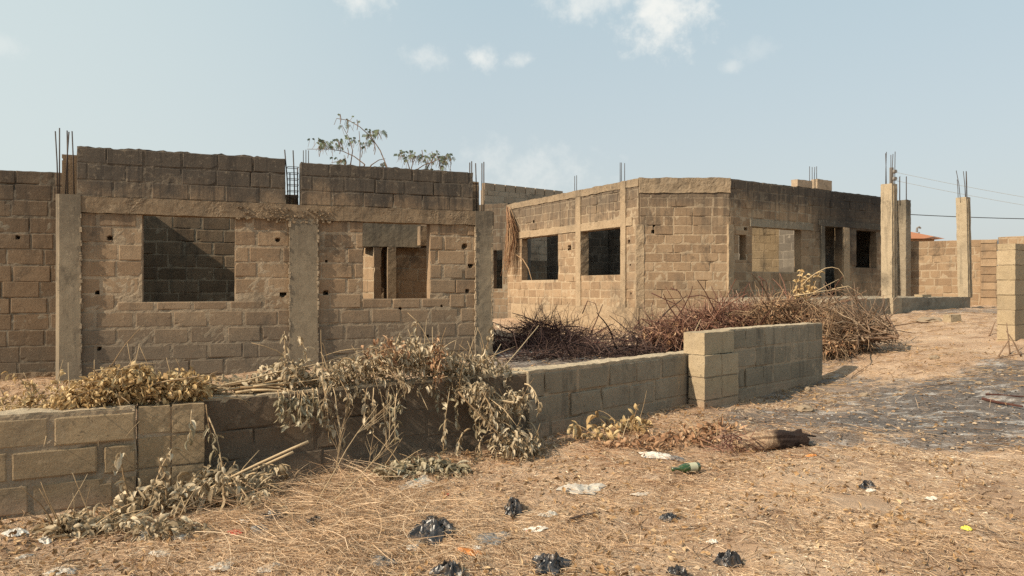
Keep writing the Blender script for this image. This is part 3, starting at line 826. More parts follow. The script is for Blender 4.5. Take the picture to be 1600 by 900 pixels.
rough_box(mb, L4.P, L4.ang, uP0+.06, uP1-.03, -.08, .2, .84, 1.09, res=.045, amp=.006, tint=.8)
mb.build('pier', m_pier, t4)
# gate pillar at the right edge
gpil = thing('gate_pillar', W(1590, 525, 11.8), 'sunlit pillar of stacked blocks at the right edge of the ground', 'pillar')
pp = W(1586, 450, 11.6)
mb = MB()
zz = .55
while zz < 2.29:
    nz_ = min(zz+.235, 2.3)
    rough_box(mb, pp[:2], R(38), .0+rng.uniform(-.006, .006), .45+rng.uniform(-.006, .006), rng.uniform(-.005, .005), .25+rng.uniform(-.005, .005), zz+.006, nz_-.006, res=.04, amp=.006, tint=rng.random(), seed=zz*9)
    zz = nz_
rough_box(mb, pp[:2], R(38), .011, .439, .011, .239, .5, 2.28, res=.06, amp=.004, mi=1)
mb.build('masonry', m_pier, gpil)
# far compound wall
LF = Line(1380, 24.0, 1620, 22.0)
fw = thing('compound_wall', LF.at(3, 0, 1), 'tall tan block compound wall with pilasters behind the porch columns', 'wall')
m_far = [masonry('far_wall_block', BR_L, streak=.35), masonry('far_wall_mortar', MO, streak=.15)]
us_ = LF.u(1559)
mb = MB(); block_wall(mb, LF.P, LF.ang, -6, us_, .5, 3.07, seed=91, res=.12, joint=.02); mb.build('masonry', m_far, fw)
mb = MB(); block_wall(mb, LF.P, LF.ang, us_+.02, us_+14, .5, 3.14, seed=92, res=.12, joint=.02, vshift=-.06); mb.build('masonry', m_far, fw)
mb = MB()
for a_, b_ in ((1532, 1557),):
    zz = .6
    while zz < 3.05:
        rough_box(mb, LF.P, LF.ang, LF.u(a_), LF.u(b_), -.1, 0, zz+.01, min(zz+.227, 3.05), res=.1, amp=.008, tint=rng.random()); zz += .235
mb.build('pilaster', m_far, fw)

# ------------------------------------------------------------------ distant things
dh = thing('distant_house', (26, 46, 1), 'distant house with rust orange roof above the compound wall', 'house')
a_ = W(1380, 372, 46); 
mb = MB()
zr = EYE+(450-356)/F*46; ze = EYE+(450-376)/F*46
xr = (1385-800)/F*46; xe = (1447-800)/F*46; xl = xr-(xe-xr)
mb.add([(xl, 44, ze), (xe, 44, ze), (xe, 52, ze), (xl, 52, ze), (xr-.6, 48, zr+.3), (xr+.6, 48, zr+.3)], [(0, 1, 5, 4), (1, 2, 5), (2, 3, 4, 5), (3, 0, 4), (0, 3, 2, 1)])
mb.build('roof', M['roof'], dh)
mb = MB(); rough_box(mb, (xl+.4, 44.4), 0, 0, xe-xl-.8, 0, 7, .8, ze-.02, res=2, amp=.0); mb.build('wall', m_far[0], dh)
mb = MB(); q = W(1436, 369, 46.5)
tube(mb, [q-np.array([0, 0, .5]), q+np.array([0, 0, .25])], .06, .05, 6)
tube(mb, [q+np.array([-.14, 0, .25]), q+np.array([-.12, 0, .5]), q+np.array([.02, 0, .58]), q+np.array([.1, 0, .48])], .07, .06, 6)
mb.build('roof_vent', M['pole'], dh)
pol = thing('utility_pole', ((1393-800)/F*42, 42, 1), 'utility pole whose tip shows behind the porch column', 'pole')
mb = MB(); px_ = (1393-800)/F*42; zp = EYE+(450-262)/F*42
tube(mb, [(px_, 42, .7), (px_, 42, zp)], .16, .11, 8); mb.build('post', M['pole'], pol)
for k in (.25, .65):
    mb = MB(); tube(mb, [(px_+.05, 41.85, zp-k), (px_+.1, 41.7, zp-k)], .12, .1, 8); mb.build('insulator', M['pole'], pol)
pol2 = thing('utility_pole', (44, 37, 1), 'utility pole outside the frame to the right carrying the cables', 'pole')
mb = MB(); tube(mb, [(44, 37, .7), (44, 37, 8)], .16, .11, 8); mb.build('post', M['pole'], pol2)
def wire(ax, ay, ad, bx, by, bd, sag, r, mat, label):
    a = W(ax, ay, ad); b = W(bx, by, bd); mb = MB()
    pts = [a+(b-a)*i/16-np.array([0, 0, sag*4*(i/16)*(1-i/16)]) for i in range(17)]
    tube(mb, pts, r, r, 5); tag(mb.build('power_cable', mat), label, 'cable', 'overhead cables')
wire(1394, 268, 42, 1990, 360, 37, .3, .011, M['wirep'], 'upper thin pale cable sloping down right from the pole tip')
wire(1394, 281, 42, 1990, 372, 37, .3, .011, M['wirep'], 'second thin pale cable just under the upper one')
wire(1385, 333, 36, 1990, 336, 33, .25, .02, M['wire'], 'lowest dark cable crossing above the compound wall')

# ------------------------------------------------------------------ plants
def leaf(mb, p, d, ln, wd, droop, curl, tint, n=4):
    p = np.array(p, float); d = np.array(d, float); d /= np.linalg.norm(d)
    side = np.cross(d, [0, 0, 1.]);
    if np.linalg.norm(side) < .1: side = np.array([1., 0, 0])
    side /= np.linalg.norm(side)
    an = rng.uniform(-1.2, 1.2)
    up = np.cross(side, d)
    side = side*math.cos(an)+up*math.sin(an)
    V = []; Fc = []
    tw = rng.uniform(-.5, .5); fold = rng.uniform(.35, 1.3)
    prof = [.25, .85, 1., .7, .08]
    for i in range(n+1):
        w = wd*prof[i]*.5
        up = np.cross(side, d)
        V += [p-side*w+up*w*fold, p.copy(), p+side*w+up*w*fold]
        if i < n:
            d = d+np.array([0, 0, -droop])+up*curl
            d /= np.linalg.norm(d)
            side = side+up*tw*.5; side -= d*np.dot(side, d); side /= np.linalg.norm(side)
            p = p+d*(ln/n)
    for i in range(n):
        o = i*3
        Fc += [(o, o+1, o+4, o+3), (o+1, o+2, o+5, o+4)]
    mb.add(V, Fc, 0, tint)

def rdir(up=0.): 
    a = rng.uniform(0, 2*math.pi); z = rng.uniform(-1, 1)+up
    s = math.sqrt(max(.05, 1-min(1, z*z)))
    return np.array([math.cos(a)*s, math.sin(a)*s, z])

def stem_path(p, d, ln, droop, n=7, wob=.12):
    p = np.array(p, float); d = np.array(d, float); d /= np.linalg.norm(d)
    pts = [p.copy()]
    for i in range(n):
        d = d+np.array([0, 0, -droop])+np.array([rng.uniform(-wob, wob) for _ in range(3)])
        d /= np.linalg.norm(d)
        p = p+d*ln/n; pts.append(p.copy())
    return pts

def leafy(name, label, cat, stems, leafm, nleaf, lsz=(.08, .13), droop=.5, stemr=.008, group=None, clusters=(), gnd=True, stemm='stem', curl=1.05, wr=(.22, .4)):
    """stems: (start, direction, length, droop). clusters: (centre, (rx, ry, rz), count, droop)"""
    base = stems[0][0] if stems else clusters[0][0]
    t = thing(name, (base[0], base[1], base[2]-.05), label, cat, group)
    sb = MB(); lb = MB()
    for (p, d, ln, dr) in stems:
        pts = stem_path(p, d, ln, dr)
        if gnd: pts = [np.array([q[0], q[1], max(q[2], h1(q[0], q[1])+.01)]) for q in pts]
        tube(sb, pts, stemr*rng.uniform(.7, 1.2), stemr*.35, 5, rng.random())
        for k in range(nleaf):
            f = rng.uniform(.15, 1)**.7*(len(pts)-1); i = min(int(f), len(pts)-2)
            q = pts[i]+(pts[i+1]-pts[i])*(f-i)
            dd = rdir()*.9+(pts[i+1]-pts[i])/np.linalg.norm(pts[i+1]-pts[i])*.5
            ln_ = rng.uniform(*lsz)
            leaf(lb, q, dd, ln_, ln_*rng.uniform(*wr), droop*rng.uniform(.4, 1.5), rng.uniform(-curl, curl), rng.random())
    for (c, rad, cnt, dr) in clusters:
        for k in range(cnt):
            o = rdir()*np.array(rad)*rng.random()**.4
            q = np.array(c)+o
            if gnd: q[2] = max(q[2], h1(q[0], q[1])+.015)
            ln_ = rng.uniform(*lsz)
            leaf(lb, q, rdir()+o/np.array(rad)*.6, ln_, ln_*rng.uniform(*wr), dr*rng.uniform(.3, 1.5), rng.uniform(-curl, curl), rng.random())
            if rng.random() < .045:
                tube(sb, stem_path(q, rdir(.2), rng.uniform(.12, .42), .12, 4), .0045, .002, 4, rng.random())
    if sb.v: sb.build('stem', M[stemm], t, True)
    if lb.v: lb.build('foliage', M[leafm], t, True)
    return t

# 1 golden dead leaves heaped on the left low wall
cl = []
for px, w_, h_, y_, n_ in ((150, .24, .13, 608, 240), (180, .2, .17, 596, 240), (215, .18, .17, 594, 220), (245, .18, .14, 602, 200), (285, .14, .15, 598, 170), (120, .2, .1, 620, 140), (310, .09, .14, 604, 90)):
    v = .2; d = L1.dep(px, v); c = W(px, y_, d); cl.append((c-np.array([0, 0, .03]), (w_, .16, h_*rng.uniform(.6, .95)), int(n_*1.6), .35))
leafy('golden_brush', 'heap of curled golden dead leaves on top of the lower left wall', 'dead leaves', [(L1.at(L1.u(180, .2), .2, .82), (.6, .1, .2), .7, .05)], 'golden', 10, (.035, .07), clusters=cl, gnd=False, wr=(.3, .6))
# sparse dried weeds behind the wall's left end
st = []
for px, y_ in ((10, 632), (30, 625), (55, 630), (70, 615), (85, 620), (40, 640), (75, 632), (20, 618), (5, 640), (25, 645), (48, 622), (62, 641), (90, 632), (82, 600)):
    d = L1.dep(px, .45); st.append((W(px, y_+25, d), (rng.uniform(-.6, .6), rng.uniform(-.2, .2), 1), rng.uniform(.22, .36), .3))
cl = [(W(px, y_, L1.dep(px, .5)), (.3, .3, .09), 150, .4) for px, y_ in ((10, 640), (55, 638), (95, 634))]
leafy('weed', 'sparse dry weed stalks behind the wall at the far left', 'weeds', st, 'golden', 14, (.035, .07), stemr=.004, gnd=False, clusters=cl)
# 2 bundle of cut stems lying along the wall top
st = []
for k in range(16):
    px = rng.uniform(320, 400); v = rng.uniform(0.02, .22)
    u = L2.u(px, v); st.append((L2.at(u, v, .80+rng.uniform(0, .05)), (math.cos(L2.ang), math.sin(L2.ang), rng.uniform(-.03, .1)), rng.uniform(.6, 1.1), .01))
cl = [(W(350, 600, L2.dep(350, .25)), (.17, .12, .1), 60, .6), (W(390, 604, L2.dep(390, .2)), (.17, .12, .07), 50, .6), (W(420, 590, L2.dep(420, .2)), (.12, .1, .1), 70, .6), (W(455, 585, L2.dep(455, .15)), (.14, .12, .12), 110, .6)]
leafy('cut_branch', 'bundle of cut tan stems lying along the dark wall top', 'branches', st, 'olive', 3, (.07, .11), stemr=.009, clusters=cl, gnd=False)
# 3 drooping grey-green bunch over the face
def drape(px0, px1, ytop, ybot, n_st, name, label, mat='olive', nleaf=18, v=-.02, bulge=.12, lsz=(.045, .095)):
    st = []
    for k in range(n_st):
        px = rng.uniform(px0, px1); L = L2
        d = L.dep(px, v); top = W(px, ytop+rng.uniform(0, 10), d)
        ln = (ybot-ytop)/F*d*rng.uniform(.25, 1.1)
        st.append((top, (rng.uniform(-.3, .3)+L.n[0]*-.6, -.45-L.n[1]*.1, rng.uniform(-.5, .3)), ln, .5))
    return leafy(name, label, 'wilted branch', st, mat, nleaf, lsz, droop=.75, stemr=.005, gnd=False, group='wilted leafy branches over the dark wall')
drape(432, 500, 606, 665, 20, 'wilted_branch', 'small drooping grey leaf bunch over the dark wall near its left end', 'grey_green', 9)
cl = []
for px, y_, rx, rz, n_ in ((520, 585, .18, .12, 150), (555, 575, .2, .13, 170), (595, 560, .2, .14, 190), (640, 553, .2, .17, 230), (665, 560, .18, .17, 190), (705, 570, .2, .16, 200), (745, 575, .2, .15, 180), (775, 580, .14, .12, 100), (620, 600, .3, .1, 150), (700, 605, .3, .12, 170), (545, 608, .25, .09, 130)):
    cl.append((W(px, y_, L2.dep(px, .12)), (rx*1.1, .2, rz*.85), int(n_*1.5), .8))
st = []
for k in range(34):
    px = rng.uniform(500, 790); d = L2.dep(px, .1)
    st.append((W(px, rng.uniform(575, 605), d), (rng.uniform(-.8, .8), rng.uniform(-.6, .3), rng.uniform(.1, .9)), rng.uniform(.25, .5), .3))
for px, ytop in ((648, 505), (616, 520), (445, 520), (480, 525)):
    d = L2.dep(px, .1); st.append((W(px, 575, d), (.02, 0, 1), (575-ytop)/F*d*1.05, .02))
leafy('wilted_branch', 'big mound of wilted olive branches piled on the dark wall', 'wilted branch', st, 'olive', 11, (.025, .09), droop=.8, clusters=cl, stemr=.006, gnd=False, group='wilted leafy branches over the dark wall')
drape(500, 600, 600, 700, 9, 'wilted_branch', 'long leaf strands hanging from the left of the olive mound', 'olive', 9)
drape(600, 780, 600, 690, 13, 'wilted_branch', 'fringe of drooping leaves hanging under the olive mound centre', 'grey_green', 9)
# rust patch
leafy('wilted_branch', 'patch of rust brown dead leaves in the olive mound beside its peak', 'wilted branch', [(W(680, 585, 6.3), (.1, -.3, 1), .3, .2)], 'rust', 8, (.05, .08), clusters=[(W(683, 565, 6.25), (.08, .12, .2), 70, .5), (W(600, 548, 6.1), (.2, .1, .12), 80, .5)], gnd=False, group='wilted leafy branches over the dark wall')
# branch hanging down to the ground at right
st = []
a = W(716, 612, 6.2); b = W(790, 692, 6.15)
st.append((a, b-a, float(np.linalg.norm(b-a)), .02))
for px, y_, dx in ((745, 610, .4), (770, 612, .5), (800, 616, .4), (820, 600, .3), (790, 660, .2), (800, 690, .1), (760, 680, -.2), (815, 680, .3), (735, 670, -.4), (780, 635, .1), (825, 660, .2), (700, 655, -.1)):
    d = L2.dep(px, -.2); st.append((W(px, y_, d), (dx, -.3, .15), rng.uniform(.2, .35), .45))
cl = [(W(800, 690, 6.25), (.18, .15, .16), 130, .8), (W(770, 640, 6.3), (.16, .1, .12), 80, .8), (W(745, 610, 6.3), (.16, .1, .08), 80, .8), (W(805, 625, 6.45), (.12, .08, .09), 60, .8), (W(815, 705, 6.3), (.16, .15, .08), 100, .7)]
leafy('wilted_branch', 'leafy branch hanging off the dark wall down to the ground at its right end', 'wilted branch', st, 'olive', 14, (.045, .095), droop=.75, clusters=[(c, r, int(n*1.5), d) for c, r, n, d in cl], stemr=.008, group='wilted leafy branches over the dark wall')
# broken pale stick jutting right
mb = MB(); tube(mb, [W(725, 622, 6.25), W(770, 624, 6.3), W(803, 629, 6.3)], .007, .01, 6, .95); tag(mb.build('broken_stick', M['stem']), 'pale broken stick jutting right from the wilted branches', 'stick', 'sticks')
for (a, b, lab) in (((740, 600, 6.6), (800, 530, 8.2), 'thin bare cane leaning up right from the olive mound'), ((760, 605, 6.7), (840, 517, 8.8), 'longer bare cane crossing in front of the dark vine pile'), ((1090-20, 560, 9.2), (1092, 498, 9.8), 'pale cane leaning against the raised block of the pier')):
    mb = MB(); tube(mb, stem_path(W(*a), W(*b)-W(*a), float(np.linalg.norm(W(*b)-W(*a))), .01, 7, .03), .007, .004, 5, .8); tag(mb.build('dry_cane', M['stem']), lab, 'stick', 'sticks')
# 4 cut branch on the ground lower left
def gpz(px, py, up=0.):
    p = gp(px, py); p[2] += up; return p
b0 = gpz(340, 770, .15)
st = []
for a_, bxy in (((300, 790), (455, 682)), ((330, 770), (450, 717)), ((335, 765), (430, 740))):
    p = gpz(a_[0], a_[1], .04); q = W(bxy[0], bxy[1], p[1]+.1); st.append((p, q-p, float(np.linalg.norm(q-p)), .0))
st2 = []
for k in range(40):
    px = rng.uniform(190, 430); py = rng.uniform(735, 800)
    p = gpz(px, py, rng.uniform(.02, .2)); st2.append((p, (rng.uniform(-1, .4), rng.uniform(-.5, .2), rng.uniform(-.1, .7)), rng.uniform(.2, .4), .25))
for px, ptop in ((200, 725), (235, 718), (260, 722), (350, 715), (390, 740)):
    p = gpz(px, 800, .05); st2.append((p, (rng.uniform(-.3, .3), 0, 1), rng.uniform(.25, .38), .15))
cl = [(gpz(330, 785, .1), (.3, .22, .12), 170, .7), (gpz(250, 800, .07), (.3, .2, .1), 150, .6), (gpz(150, 830, .04), (.3, .16, .07), 170, .5), (gpz(215, 775, .2), (.18, .1, .12), 80, .7), (gpz(390, 780, .08), (.22, .16, .1), 110, .7), (gpz(260, 835, .03), (.25, .12, .05), 90, .4), (gpz(105, 835, .02), (.2, .1, .05), 70, .4)]
fb = leafy('fallen_branch', 'fallen cut branch with limp grey-olive leaves on the ground at lower left', 'fallen branch', st2, 'olive', 10, (.065, .105), droop=.6, clusters=[(c, r, int(n*1.7), d) for c, r, n, d in cl], stemr=.008)
for p, q, ln_, _ in st:
    mb = MB(); tube(mb, stem_path(p, q, ln_*1.1, 0, 7, .05), .008, .011, 6, .85); mb.build('bare_stick', M['stem'], fb, True)
# hanging sprigs at the step between the two walls
leafy('wilted_sprig', 'thin sprig hanging in the dark gap between the left and middle walls', 'wilted branch', [(W(322, 632, 5.3), (.05, -.2, -.9), .35, .1), (W(300, 640, 5.2), (-.1, -.3, -.8), .22, .2), (W(325, 650, 5.3), (.5, -.3, -.8), .4, .05)], 'grey_green', 7, (.06, .1), droop=.8, stemr=.005)
# 5 grey green leaf pile on the ground
leafy('leaf_pile', 'greyish green leaf pile on the ground at the foot of the dark wall', 'leaf pile', [], 'grey_green', 0, (.07, .11), clusters=[(gpz(660, 738, .02), (.34, .16, .07), 260, .4), (gpz(620, 745, .02), (.2, .12, .05), 110, .4), (gpz(700, 740, .02), (.2, .12, .05), 110, .4)])
# pale big leaves by the grey wall
leafy('leaf_pile', 'large pale curled leaves lying at the foot of the grey wall', 'leaf pile', [(gpz(960, 685, .02), (-.3, 0, .8), .3, .2), (gpz(985, 682, .02), (.2, 0, .8), .32, .2), (gpz(930, 690, .02), (-.3, 0, .6), .25, .2)], 'golden', 6, (.06, .14), clusters=[(gpz(970, 674, .05), (.26, .14, .07), 60, .3), (gpz(1000, 670, .04), (.18, .1, .06), 34, .3), (gpz(930, 687, .03), (.22, .1, .05), 40, .3)], wr=(.25, .5), curl=1.)
leafy('leaf_pile', 'reddish dry leaf litter heap in front of the square pier', 'leaf pile', [], 'rust', 0, (.06, .11), clusters=[(gpz(1060, 690, .02), (.42, .2, .05), 200, .3), (gpz(1110, 675, .02), (.3, .16, .04), 110, .3), (gpz(1000, 700, .02), (.4, .14, .04), 140, .3)])
# 6 bare sapling twig
tw = thing('bare_sapling', gpz(505, 790), 'bare thin branching twig rising in front of the dark wall', 'sapling')
mb = MB(); g0 = gpz(490, 795)
def twig_tree(p, d, ln, r, lev):
    pts = stem_path(p, d, ln, -.02, 6, .09); tube(mb, pts, r, r*.45, 5, rng.random())
    if lev:
        for k in range(5):
            i = rng.randint(1, 5); q = pts[i]; dd = (pts[i+1]-pts[i]); dd /= np.linalg.norm(dd)
            s_ = rng.choice((-1, 1)); twig_tree(q, dd+np.array([s_*rng.uniform(.3, .7), rng.uniform(-.3, .3), rng.uniform(-.1, .3)]), ln*rng.uniform(.3, .5), r*.55, lev-1)
twig_tree(g0, W(590, 640, 5.6)-g0, .95, .0045, 2); mb.build('stem', M['stem'], tw); mb = MB(); twig_tree(g0+np.array([.1, 0, .02]), W(620, 660, 5.4)-g0, .75, .004, 2)
mb.build('stem', M['stem'], tw)
# ---- brush heaps in the yard
def heap(name, label, mat, blobs, n, r, ln, seed, leafm=None, nl=0, cat='brush heap', up=.02, sides=3):
    rs = random.Random(seed)
    c0 = blobs[0][0]
    t = thing(name, (c0[0], c0[1], h1(c0[0], c0[1])), label, cat, 'dry brush heaps')
    mb = MB(); lb = MB()
    tot = sum(b[2] for b in blobs)
    for c, rad, wgt in blobs:
        for k in range(int(n*wgt/tot)):
            o = rdir(); o *= np.array(rad)*rng.random()**.45
            q = np.array(c)+o; g = h1(q[0], q[1]); q[2] = max(q[2], g+.02)
            d = rdir(up)*np.array([1, 1, .75])+o/np.array(rad)*.35
            pts = stem_path(q, d, rng.uniform(*ln), rng.uniform(-.15, .25), 6, .42)
            pts = [np.array([s[0], s[1], max(s[2], g+.005)]) for s in pts]
            rr = rng.uniform(*r); tube(mb, pts, rr, rr*.4, sides, rng.random())
        for k in range(int(n*wgt/tot*.035)):
            o = rdir()*np.array(rad)*rng.random()**.4; q = np.array(c)+o; q[2] = max(q[2], h1(q[0], q[1])+.05)
            tube(mb, stem_path(q, rdir()*np.array([1, .6, .35]), rng.uniform(.6, 1.3), .03, 8, .14), rng.uniform(.011, .02), .006, 5, rng.uniform(0, .6))
        if leafm:
            for k in range(int(nl*wgt/tot)):
                o = rdir(.2)*np.array(rad)*rng.random()**.35; q = np.array(c)+o; q[2] = max(q[2], h1(q[0], q[1])+.02)
                l_ = rng.uniform(.05, .1); leaf(lb, q, rdir(), l_, l_*.5, .4, rng.uniform(-.5, .5), rng.random())
    mb.build('twigs', M[mat], t)
    if lb.v: lb.build('foliage', M[leafm], t)
    return t
def gb(px, py, d):
    return W(px, py, d)
heap('vine_pile', 'dark reddish tangle of dead vines in front of the sunlit wall', 'vine', [(gb(852, 524, 14), (.58, .5, .3), 5), (gb(795, 540, 13.8), (.6, .5, .18), 2.8), (gb(905, 535, 13.8), (.5, .5, .2), 2.2)], 1500, (.0035, .008), (.25, .6), 1)
heap('vine_pile', 'low carpet of charred vines spread over the yard behind the grey wall', 'charred', [(gb(870, 556, 12.2), (1.1, .5, .1), 3), (gb(960, 548, 12.8), (1., .6, .09), 3), (gb(1010, 530, 13.5), (.6, .5, .2), 2)], 1000, (.004, .008), (.3, .7), 2)
heap('brush_heap', 'large brown brush heap behind the raised block wall', 'brush', [(gb(1050, 522, 13.2), (.55, .55, .2), 1.6), (gb(1120, 510, 13.4), (.7, .6, .3), 3), (gb(1180, 506, 13.6), (.7, .6, .34), 3.2), (gb(1240, 506, 13.6), (.6, .6, .34), 2.4)], 4600, (.0035, .009), (.2, .6), 3, 'rust', 1300)
heap('brush_heap', 'sunlit heap of tan twigs and dead leaves spilling right of the raised wall', 'twig', [(gb(1225, 490, 13.0), (.6, .5, .26), 2.4), (gb(1285, 508, 12.6), (.55, .5, .24), 2.6), (gb(1325, 522, 12.2), (.5, .45, .2), 2.2), (gb(1290, 538, 11.9), (.45, .4, .14), 1.6)], 2200, (.0035, .009), (.2, .6), 4, 'rust', 1500)
# thicker cut branches at the heap's right end
root_c = gb(1375, 520, 11.8)
t = thing('branch_bundle', root_c-np.array([0, 0, .2]), 'bundle of thick cut branches fanning out at the right end of the brush', 'branches', 'dry brush heaps')
mb = MB()
for k in range(64):
    px = rng.uniform(1335, 1402); py = rng.uniform(505, 536)
    p = gb(px, py, rng.uniform(11.5, 12.1)); p[2] = max(p[2], h1(p[0], p[1])+.03)
    tgt = gb(rng.uniform(1240, 1375), rng.uniform(435, 530), rng.uniform(11.6, 12.8))
    d = tgt-p; pts = stem_path(p, d, float(np.linalg.norm(d))*rng.uniform(.8, 1.1), rng.uniform(-.05, .12), 9, .24)
    rr = rng.uniform(.006, .015); tube(mb, pts, rr, rr*.35, 5, rng.random())
    for q in range(3):
        i = rng.randint(3, 7); tube(mb, stem_path(pts[i], (pts[i]-pts[i-1])/.1+rdir()*.8, rng.uniform(.2, .5), 0, 5, .2), rr*.4, rr*.2, 4, rng.random())
for a_, b_ in (((1345, 528, 11.7), (1398, 527, 11.6)), ((1372, 520, 11.8), (1404, 528, 11.5)), ((1386, 495, 11.8), (1404, 526, 11.6)), ((1380, 502, 11.9), (1390, 496, 11.9))):
    tube(mb, stem_path(W(*a_), W(*b_)-W(*a_), float(np.linalg.norm(W(*b_)-W(*a_))), .0, 6, .05), .026, .02, 7, .3)
mb.build('branch', M['bark'], t, True)
t = thing('dry_branch', gb(1240, 470, 12.8), 'pale arching twig curling above the brush in front of the dark doorway', 'branch')
mb = MB()
arc = [(1252, 448), (1262, 436), (1276, 426), (1290, 419), (1300, 417.5), (1310, 420), (1317, 429), (1321, 440)]
def stem_part(t, pts, r0, r1, tint, mat, sides=5, name='stem'):
    q = MB(); tube(q, pts, r0, r1, sides, tint); return q.build(name, M[mat], t, True)
stem_part(t, [W(a, b, 12.8) for a, b in arc], .009, .004, .9, 'stem')
stem_part(t, [W(a, b, 12.7) for a, b in [(1240, 462), (1262, 459), (1285, 455), (1310, 452), (1330, 456)]], .011, .004, .9, 'stem')
stem_part(t, [W(a, b, 12.7) for a, b in [(1270, 458), (1290, 447), (1311, 436)]], .008, .004, .9, 'stem')
stem_part(t, [W(a, b, 12.7) for a, b in [(1300, 452), (1325, 447), (1345, 460), (1360, 474)]], .009, .004, .8, 'stem')
t = thing('dead_weed', gb(1252, 470, 12.9), 'upright leafy dead weed standing out of the brush below the porch window', 'weed')
mb = MB(); lb = MB()
for k in range(7):
    p = gb(1252+rng.uniform(-14, 14), 470, 12.9+rng.uniform(-.2, .2)); pts = stem_path(p, (rng.uniform(-.3, .3), 0, 1), rng.uniform(.3, .55), .03, 6, .1)
    tube(mb, pts, .007, .003, 4, .8)
    for q in range(16):
        l_ = rng.uniform(.06, .1); leaf(lb, pts[rng.randint(1, 6)], rdir(.2), l_, l_*.5, .4, .2, rng.random())
mb.build('stem', M['stem'], t); lb.build('foliage', M['golden'], t)
# some long dark canes springing from the heap
t = thing('dry_branch', gb(1040, 520, 13), 'long dark arching canes springing left out of the brown brush heap', 'branch')
mb = MB()
for path in ([(1018, 458), (1035, 466), (1055, 475), (1066, 492), (1063, 515)], [(1048, 450), (1060, 455), (1070, 472), (1080, 500)], [(1075, 464), (1095, 461), (1115, 468), (1130, 480)], [(1160, 470), (1165, 450), (1172, 440)], [(1185, 432), (1197, 440), (1200, 455)], [(990, 515), (1002, 498), (1030, 505), (1060, 520)], [(935, 520), (948, 512), (960, 525), (975, 540)], [(910, 490), (918, 470), (930, 474), (935, 490)]):
    d = rng.uniform(12.8, 13.4); stem_part(t, [W(a, b, d) for a, b in path], .011, .005, .2, 'vine')
# hanging dried vine bundle on the sunlit wall
t = thing('dried_vine_curtain', LA.at(.35, -.15, 3.6), 'bunch of dried brown vines hanging down the left end of the sunlit wall', 'dried vines')
mb = MB()
top = LA.at(.25, -.03, LA.z(795, 321))
for k in range(130):
    s_ = rng.uniform(0, 1); d0 = 24.4
    y0 = rng.uniform(322, 345); x0 = 791+rng.uniform(0, 5)
    spread = rng.gauss(0, 1)
    y2 = rng.uniform(365, 432)
    mid = (797+spread*4.0+(2 if y2 < 400 else 0), (y0+y2)/2+5)
    end = (797+spread*4.5-(max(0, y2-395)*.25 if rng.random() < .6 else 0), y2)
    dd = d0+rng.uniform(-.25, .15)
    tube(mb, [W(x0, y0, 24.75), W((x0+mid[0])/2+1.5, (y0+mid[1])/2, dd), W(mid[0]+1, mid[1], dd), W(end[0], end[1], dd)], .011, .006, 3, rng.random())
tube(mb, [W(805, 397, 24.3), W(817, 405, 24.2), W(826, 420, 24.1), W(831, 438, 24.1)], .018, .012, 5, .95)
mb.build('stem', M['twig2'] if 'twig2' in M else barkmat('reddish_tan_vine', [(.1, (.16, .075, .04)), (.5, (.3, .17, .095)), (.95, (.46, .31, .18))]), t)
# feathery shrubs behind the left house
def feather(mb, p, d, n=7, sz=.16):
    p = np.array(p); d = np.array(d, float); d /= np.linalg.norm(d)
    side = np.cross(d, [0, 1, 0.2]); side /= np.linalg.norm(side)
    for i in range(n):
        q = p+d*sz*(i+1)/n+np.array([0, 0, -.25*sz*((i+1)/n)**2])
        for s in (-1, 1):
            l_ = sz*.42; e_ = side*s*l_+d*l_*.35+np.array([0, 0, -l_*.3]); w_ = d*.005
            mb.add([q-w_, q+e_*.5-w_*1.2, q+e_, q+e_*.5+w_*1.2, q+w_], [(0, 1, 2, 3, 4)], 0, rng.random())
def shrub(label, stems, d0, base, leafpts):
    t = thing('feathery_shrub', base, label, 'shrub', 'feathery shrubs behind the left house')
    mb = MB(); lb = MB()
    for path in stems:
        pts = [W(a, b, d0+rng.uniform(-.1, .1)) for a, b in path]
        tube(mb, pts, .011, .005, 5, .3)
    hub = W(stems[0][0][0], stems[0][0][1], d0)
    tube(mb, [np.array(base)-np.array([0, 0, .1]), (np.array(base)+hub)/2+np.array([.1, 0, 0]), hub], .03, .016, 6, .3)
    for st_ in stems[1:]:
        q = W(st_[0][0], st_[0][1], d0); tube(mb, [(np.array(base)+hub)/2+np.array([.1, 0, 0]), q], .02, .013, 5, .3)
    for (a, b, n_, sp) in leafpts:
        for k in range(int(n_*1.7)):
            p = W(a+rng.gauss(0, sp*1.15), b+rng.gauss(0, sp*.6), d0+rng.uniform(-.2, .2))
            feather(lb, p, (rng.uniform(-1, 1), rng.uniform(-.6, .6), rng.uniform(-.6, .5)), 6, rng.uniform(.045, .09))
            tube(mb, [p, p+np.array([rng.uniform(-.1, .1), 0, -rng.uniform(.05, .2)])], .004, .003, 3, .3)
    for k in range(16):   # hanging seed pods
        a, b, n_, sp = rng.choice(leafpts); p = W(a+rng.gauss(0, sp), b+rng.gauss(0, sp), d0)
        tube(mb, [p, p+np.array([.02, 0, -.1]), p+np.array([.0, 0, -.2])], .008, .006, 4, .2)
    mb.build('trunk', M['bark'], t); lb.build('crown', M['feather'], t)
bs = HL.at(2.7, 4.2, .3)
